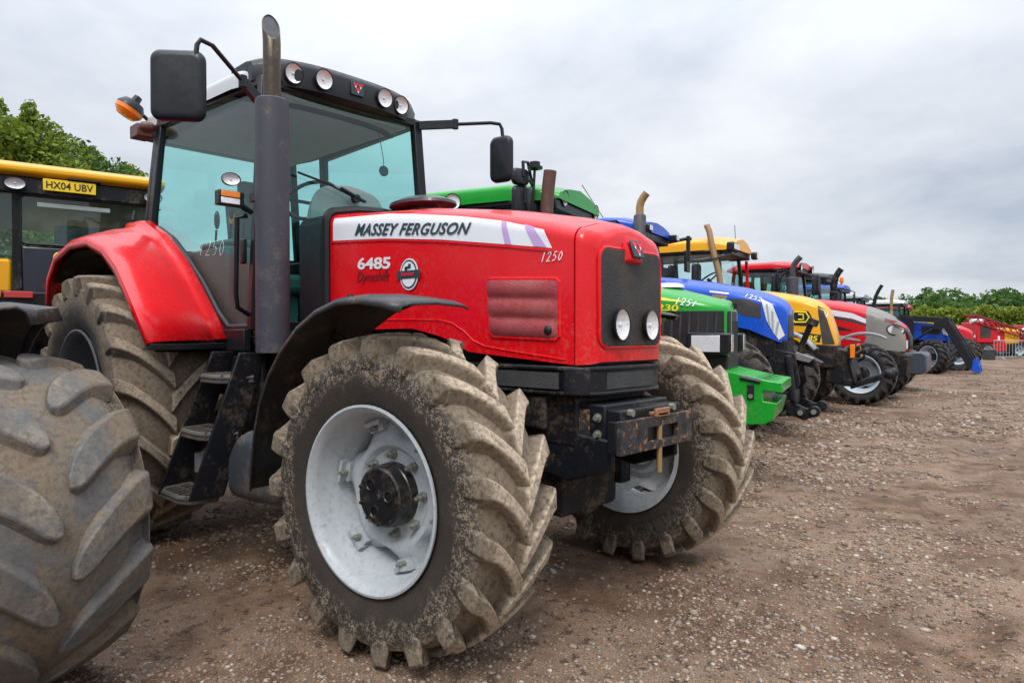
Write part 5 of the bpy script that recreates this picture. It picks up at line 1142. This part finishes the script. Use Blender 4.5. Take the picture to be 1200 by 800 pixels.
jit=1+(rng.random((N,len(ico)))-.5)*.55; el=np.stack([sz*(.8+.7*rng.random(N)),sz*(.8+.5*rng.random(N)),sz*(.45+.35*rng.random(N))],1)
th=rng.random(N)*2*pi; P_=ico[None]*jit[...,None]*el[:,None,:]
cx,sx=np.cos(th)[:,None],np.sin(th)[:,None]
Pw=np.stack([P_[...,0]*cx-P_[...,1]*sx+wx[:,None],P_[...,0]*sx+P_[...,1]*cx+wy[:,None],P_[...,2]+(height(wx,wy)+el[:,2]*.25)[:,None]],-1).reshape(-1,3)
F_=(icf[None]+(np.arange(N)*len(ico))[:,None,None]).reshape(-1,3)
g=bpy.data.objects.new('gravel',np_mesh('gravel',Pw,F_,M['stones'],True)); COL.objects.link(g); g['kind']='stuff'; g['label']='loose tan and grey stones scattered over the brown mud'; g['category']='gravel'

# ------------------------------------------------------------------ trees
def leafmat(name,a,b,c_):
    t=NT(name); ri=t.node('ShaderNodeNewGeometry').outputs['Random Per Island']; n=t.noise(.45,3,.6)
    f=t.math('ADD',t.math('MULTIPLY',ri,.6),t.math('MULTIPLY',n,.5))
    t.set(base=t.ramp(f,[(.15,a),(.5,b),(.9,c_)]),rough=.6,spec=.25)
    t.p.inputs['Transmission Weight'].default_value=0
    tl=t.node('ShaderNodeBsdfTranslucent'); t.l.new(t.p.inputs['Base Color'].links[0].from_socket,tl.inputs[0]); mx=t.node('ShaderNodeMixShader'); mx.inputs[0].default_value=.35
    t.l.new(t.p.outputs[0],mx.inputs[1]); t.l.new(tl.outputs[0],mx.inputs[2]); t.l.new(mx.outputs[0],t.out.inputs[0]); return t.m
M['leafA']=leafmat('bright_leaves',(.065,.125,.012),(.15,.225,.022),(.29,.33,.05)); M['leafB']=leafmat('deep_leaves',(.024,.07,.014),(.06,.13,.022),(.12,.19,.04)); M['leafC']=leafmat('hedge_leaves',(.07,.12,.012),(.16,.22,.022),(.28,.31,.045)); M['leafD']=leafmat('far_leaves',(.028,.075,.018),(.062,.13,.026),(.12,.20,.045))
M['bark']=dirty('bark',(.10,.075,.055),.85,mud=.2,scale=8)
def leaves(cl,n,size,seed,up=.3):
    """cl: list of (centre, radii); leaf clumps spread in the shells of those clumps"""
    r=np.random.default_rng(seed); w=np.array([c[1][0]*c[1][1]+c[1][0]*c[1][2] for c in cl]); w=w/w.sum(); k=r.choice(len(cl),n,p=w)
    C=np.array([c[0] for c in cl])[k]; Rr=np.array([c[1] for c in cl])[k]
    d=r.normal(size=(n,3)); d/=np.linalg.norm(d,axis=1)[:,None]; rad_=(.55+.55*r.random(n)**.6)*(1+.22*np.sin(d[:,0]*5+k)*np.cos(d[:,2]*4+k*1.7))
    c=C+d*Rr*rad_[:,None]
    a=r.normal(size=(n,3)); a/=np.linalg.norm(a,axis=1)[:,None]; b=r.normal(size=(n,3)); b-=a*(a*b).sum(1)[:,None]; b/=np.linalg.norm(b,axis=1)[:,None]
    s=size*(.55+.9*r.random(n))[:,None]
    q=np.stack([c-a*s,c+b*s*.5,c+a*s,c-b*s*.5],1).reshape(-1,3); f=np.arange(4*n).reshape(-1,4); return q,f
def tree(name,label,loc,h,wid,n,size,mat,seed,group=None,trunk=True,stub=.25,spire=0):
    T=thing(name,label,'tree',loc,group); r=random.Random(seed)
    cl=[];lim=MB(); 
    lim.tube([(0,0,-.2),(r.uniform(-.1,.1),0,h*.3),(r.uniform(-.3,.3),r.uniform(-.3,.3),h*.7)],[h*.028,h*.02,h*.007],8)
    for i in range(15):
        z=h*(stub+(.92-stub)*(i+.5)/15); ww=wid*.5*math.sin(min(1,((z/h-stub*.6)/(1-stub*.6)))*pi*.86+.25)**.8; a=r.uniform(0,2*pi); d=ww*r.uniform(.25,.75)
        c=(d*math.cos(a),d*math.sin(a),z+r.uniform(-.04,.04)*h); q=wid*r.uniform(.13,.25); cl.append((c,(q,q,q*r.uniform(.7,1.1))))
        lim.tube([(0,0,max(.15*h,z*.72)),(c[0]*.5,c[1]*.5,z*.9),c],[h*.009,h*.006,h*.002],5)
    for i in range(spire): cl.append(((r.uniform(-.15,.15)*wid,r.uniform(-.15,.15)*wid,h*(.93+.10*i/max(1,spire))),(wid*.05,wid*.05,h*.05)))
    q,f=leaves(cl,n,size,seed); o=bpy.data.objects.new('crown',np_mesh('crown',q,f,mat,False)); COL.objects.link(o); o.parent=T
    obj('trunk',lim,M['bark'],T); return T
def up2(px,py_base_Z):
    a=(px-600)/800; Z=py_base_Z; return (CAM[0]+Z*(a*.7345-.679),CAM[1]+Z*(a*.679+.7345),0)
# left-hand trees behind the yellow roof
tr_=[(-45,27,9.9,7.0,'tall pale green tree cut by the left edge with a thin leafy leader',8),(50,25,8.8,6.2,'bright yellow-green tree behind the middle of the yellow roof',0),(8,24,9.7,4.4,'slim tree with a ragged spire at the left edge above the yellow roof',7),(98,29,10.0,6.4,'darker rounded tree right of the bright one behind the yellow roof',0),(128,30,9.6,4.8,'low thin topped tree beside the red tractor cab at the left',3)]
for i,(px,Z,h,w,lb,sp) in enumerate(tr_): tree('leafy_tree',lb,up2(px,Z),h*.94,w,26000,.095,M['leafB'] if i==3 else M['leafA'],30+i,None,spire=sp)
for i,px in enumerate((-190,-330,420,520)):   # the same belt carries on behind the tractors
    T=tree('leafy_tree','leafy green tree of the belt hidden behind the tractor cabs',up2(px,33),6.2,6.5,3500,.22,M['leafA'],60+i,'trees hidden behind the cabs')
# far tree line and hedge on the right
protos=[tree('far_tree','dark green tree in the far tree line behind the hedge',up2(1010+40*i,105),h,w,2600,.40,M[m],80+i,'far tree line',stub=.12) for i,(h,w,m) in enumerate([(8.2,10,'leafD'),(8.8,9,'leafB'),(7.8,11,'leafD'),(9.2,9,'leafD')])]
spots=[(1000,112,.78),(1030,100,.80),(1052,96,.82),(1075,104,.78),(1092,98,.82),(1108,106,1.0),(1122,97,.80),(1140,104,.90),(1158,98,.92),(1172,108,.98),(1188,99,.95),(1204,107,.98),(1222,98,.95),(1245,105,1.0),(1270,100,1.0),(1300,104,1.0),(1335,100,1.02),(1115,90,.55),(1165,90,.60),(1205,90,.55),(975,108,.72),(945,112,.7)]
for i,(px,Z,s) in enumerate(spots):
    src=protos[i%4]
    if i<4: T=src
    else:
        T=src.copy(); COL.objects.link(T)
        for ch in src.children: c=ch.copy(); COL.objects.link(c); c.parent=T
    T.location=up2(px,Z); T.scale=(s*1.05,s*1.05,s*.87); T.rotation_euler=(0,0,i*1.9)
r=random.Random(5); cl=[]
A=Vector(up2(1068,78)); Bv=Vector(up2(1420,72))
for i in range(150):
    f=i/149; p_=A.lerp(Bv,f); hh=3.5+.35*math.sin(i*.7)+r.uniform(-.25,.25)
    for z in (.22,.55,1.0): cl.append(((p_.x+r.uniform(-.6,.6),p_.y+r.uniform(-.6,.6),hh*z),(.85,.85,.62)))
q,f=leaves(cl,26000,.22,9); H=bpy.data.objects.new('hedge',np_mesh('hedge',q,f,M['leafC'],False)); COL.objects.link(H); tag(H,'long clipped yellow-green hedge running across the far right behind the machinery','hedge')

# ------------------------------------------------------------------ machinery and barrier at the far right
def place(px,Z,rz=0): 
    p_=up2(px,Z); return p_
RZ=math.atan2(.679,.7345)
M['darkred']=dirty('dark_red_lattice',(.22,.012,.02),.5,mud=.2); M['galv']=plain('galvanised',(.42,.44,.45),.4,metal=.5)
T=thing('crop_sprayer','red crop sprayer with yellow tank and dark red folded lattice boom behind the barrier','sprayer',up2(1158,40),None,RZ)
mb=MB(); mb.box(-1.15,.05,-.7,.7,.85,2.05); obj('body',mb,M['red_far'],T,bev=.06)
mb=MB(); mb.box(-.95,-.35,-.72,-.70,1.15,1.80); obj('side_screen',mb,M['grille'],T)
mb=MB(); mb.box(.05,.55,-.62,.62,.55,1.55); mb.box(-1.0,.7,-.6,.6,.35,.85); obj('lower_body',mb,M['red_far'],T,bev=.05)
mb=MB(); mb.box(.10,.22,-.66,-.62,1.0,1.25); obj('control_box',mb,M['white'],T)
mb=MB(); mb.box(.45,1.45,-.6,.6,.75,1.60); mb.box(.25,1.6,-.5,.5,1.4,1.72); obj('tank',mb,M['yellow'],T,bev=.12)
mb=MB(); mb.cyl((-1.3,-.4,2.1),(-.6,-.4,2.14),.13,n=16); obj('white_cylinder',mb,M['white'],T)
def lattice(p0,p1,d,n):
    mb=MB(); p0=Vector(p0);p1=Vector(p1); u=Vector((0,0,d))
    for k in (0,1): mb.tube([p0+u*k,p1+u*k],.045,6); mb.tube([p0+u*k+Vector((0,.3,0)),p1+u*k+Vector((0,.3,0))],.045,6)
    for i in range(n):
        a=p0.lerp(p1,i/n); b=p0.lerp(p1,(i+1)/n); mb.tube([a,b+u],.028,5); mb.tube([a+u,b],.028,5)
    return mb
obj('boom',lattice((-1.3,-.75,2.05),(2.1,-.75,.95),.42,9),M['darkred'],T); obj('boom',lattice((-.9,.5,2.15),(1.9,.5,1.35),.35,8),M['darkred'],T)
for x in (-.6,1.2):
    for s in (-1,1): e=node_empty('wheel',T,(x,s*.72,.42)); o=link_mesh('tyre',W['tb'],e); o.scale=(.7,.7,.7); o=link_mesh('rim',W['rg'],e,0 if s<0 else pi); o.scale=(.7,.7,.7)
T=thing('trailed_sprayer','second red sprayer frame with white round lamp at the right edge','sprayer',up2(1200,41),None,RZ)
mb=MB(); mb.box(-.2,1.6,-.6,.6,.8,1.9); obj('body',mb,M['red_far'],T,bev=.06); obj('boom',lattice((-1.15,-.7,.9),(.6,-.7,1.9),.4,6),M['darkred'],T); obj('boom',lattice((-.8,-.6,1.3),(1.6,-.6,1.15),.4,6),M['darkred'],T)
mb=MB(); mb.ball((-.55,-.8,1.5),.24,.12,.24); obj('lamp',mb,M['white'],T); mb=MB(); mb.box(-.9,1.5,-.4,.4,.4,.8); obj('chassis',mb,M['chassis'],T,bev=.03)
for x in (-.55,1.0):
    for s in (-1,1): e=node_empty('wheel',T,(x,s*.62,.42)); o=link_mesh('tyre',W['tb'],e); o.scale=(.7,.7,.7); o=link_mesh('rim',W['rg'],e,0 if s<0 else pi); o.scale=(.7,.7,.7)
T=thing('crowd_barrier','galvanised steel crowd barrier standing before the sprayers','barrier',up2(1165,36.5),None,RZ)
mb=MB(); mb.tube([(0,0,.15),(0,0,1.02),(2.3,0,1.02),(2.3,0,.15),(0,0,.15)],.022,6); obj('frame',mb,M['galv'],T)
mb=MB()
for i in range(1,14): mb.tube([(2.3*i/14,0,.15),(2.3*i/14,0,1.02)],.012,5)
obj('bars',mb,M['galv'],T)
for x in (.4,1.9): mb=MB(); mb.tube([(x,-.3,.03),(x,0,.15),(x,.3,.03)],.02,6); obj('foot',mb,M['galv'],T)
T2=T.copy(); COL.objects.link(T2); T2['label']='crowd barrier at the right edge, next along from the one before the yellow tank'; T2.location=up2(1217,36.5)
for ch in list(T.children): c=ch.copy(); COL.objects.link(c); c.parent=T2
T['group']=T2['group']='crowd barriers'
mb=MB(); mb.box(-.22,.22,-.2,.2,0,.5); mb.box(-.24,.24,-.22,.22,.5,.54); b_=obj('black_bin',mb,plain('charcoal_bin',(.03,.033,.035),.5),None,bev=.02); b_.location=up2(1159,36.2); b_.rotation_euler=(0,0,RZ); tag(b_,'square charcoal bin at the left end of the crowd barrier','bin')

# ------------------------------------------------------------------ sky, sun, camera
w=bpy.data.worlds.new('World'); S.world=w; w.use_nodes=True; nt=w.node_tree; nd=nt.nodes; lk_=nt.links
for n in list(nd): nd.remove(n)
EL,AZ=rad(52),math.atan2(-.72,.55)   # towards the sun: ahead of the tractors, on the viewer's side
sdir=Vector((math.cos(EL)*math.cos(AZ),math.cos(EL)*math.sin(AZ),math.sin(EL)))
sky=nd.new('ShaderNodeTexSky'); sky.sky_type='NISHITA'; sky.sun_disc=False; sky.sun_elevation=EL; sky.sun_rotation=math.atan2(sdir.x,sdir.y)
bg1=nd.new('ShaderNodeBackground'); bg1.inputs[1].default_value=.10; lk_.new(sky.outputs[0],bg1.inputs[0])
tc=nd.new('ShaderNodeTexCoord'); sp=nd.new('ShaderNodeSeparateXYZ'); lk_.new(tc.outputs['Generated'],sp.inputs[0])
def wm(op,a,b=None,c=None,clamp=False):
    n=nd.new('ShaderNodeMath'); n.operation=op; n.use_clamp=clamp
    for i,v in enumerate((a,b,c)):
        if v is None: continue
        if isinstance(v,bpy.types.NodeSocket): lk_.new(v,n.inputs[i])
        else: n.inputs[i].default_value=v
    return n.outputs[0]
zc=wm('ADD',wm('MAXIMUM',sp.outputs[2],0),.22); cb=nd.new('ShaderNodeCombineXYZ'); lk_.new(wm('DIVIDE',sp.outputs[0],zc),cb.inputs[0]); lk_.new(wm('DIVIDE',sp.outputs[1],zc),cb.inputs[1])
def wn(scale,det,rough,off=0,dist=0):
    n=nd.new('ShaderNodeTexNoise'); n.inputs['Scale'].default_value=scale; n.inputs['Detail'].default_value=det; n.inputs['Roughness'].default_value=rough; n.inputs['Distortion'].default_value=dist
    m=nd.new('ShaderNodeMapping'); m.inputs['Location'].default_value=(off,off*.7,0); lk_.new(cb.outputs[0],m.inputs[0]); lk_.new(m.outputs[0],n.inputs['Vector']); return n.outputs['Fac']
f=wm('ADD',wm('MULTIPLY',wn(.75,5,.55,3.1,.3),.72),wm('MULTIPLY',wn(2.6,6,.6,8.3,.2),.28))
cr=nd.new('ShaderNodeValToRGB'); lk_.new(f,cr.inputs[0]); e=cr.color_ramp.elements
e[0].position=.34; e[0].color=(.40,.45,.53,1); e[1].position=.64; e[1].color=(.72,.735,.775,1)
n=e.new(.5); n.color=(.575,.61,.665,1)
mul=nd.new('ShaderNodeMix'); mul.data_type='RGBA'; mul.blend_type='MULTIPLY'; mul.inputs[0].default_value=1; lk_.new(cr.outputs[0],mul.inputs[6])
lum=wm('MULTIPLY_ADD',wm('POWER',wm('MAXIMUM',sp.outputs[2],0),2.6),3.4,.93); cb2=nd.new('ShaderNodeCombineXYZ')
for i in range(3): lk_.new(lum,cb2.inputs[i])
lk_.new(cb2.outputs[0],mul.inputs[7])
bg2=nd.new('ShaderNodeBackground'); lk_.new(mul.outputs[2],bg2.inputs[0]); bg2.inputs[1].default_value=1.0
mx=nd.new('ShaderNodeMixShader'); mx.inputs[0].default_value=.92; lk_.new(bg1.outputs[0],mx.inputs[1]); lk_.new(bg2.outputs[0],mx.inputs[2])
wo=nd.new('ShaderNodeOutputWorld'); lk_.new(mx.outputs[0],wo.inputs[0])
sl=bpy.data.lights.new('sun','SUN'); sl.energy=1.5; sl.angle=rad(18); sl.color=(1,.96,.90); so=bpy.data.objects.new('sun',sl); COL.objects.link(so); so.rotation_euler=(-sdir).to_track_quat('-Z','Y').to_euler()
cd=bpy.data.cameras.new('camera'); co_=bpy.data.objects.new('camera',cd); COL.objects.link(co_); S.camera=co_
cd.sensor_width=36; cd.lens=24.0; cd.clip_end=3000; cd.clip_start=.05; co_.location=CAM
vd=Vector((-.679,.7345,-9/800)); co_.rotation_euler=vd.to_track_quat('-Z','Y').to_euler()
S.view_settings.view_transform='Standard'; S.view_settings.look='None'; S.view_settings.exposure=0.36; S.view_settings.gamma=1
S.cycles.use_denoising=True; S.cycles.max_bounces=8; S.cycles.transparent_max_bounces=24; S.cycles.sample_clamp_indirect=4
for o in bpy.data.objects:
    if '_ox' in o.keys(): del o['_ox']
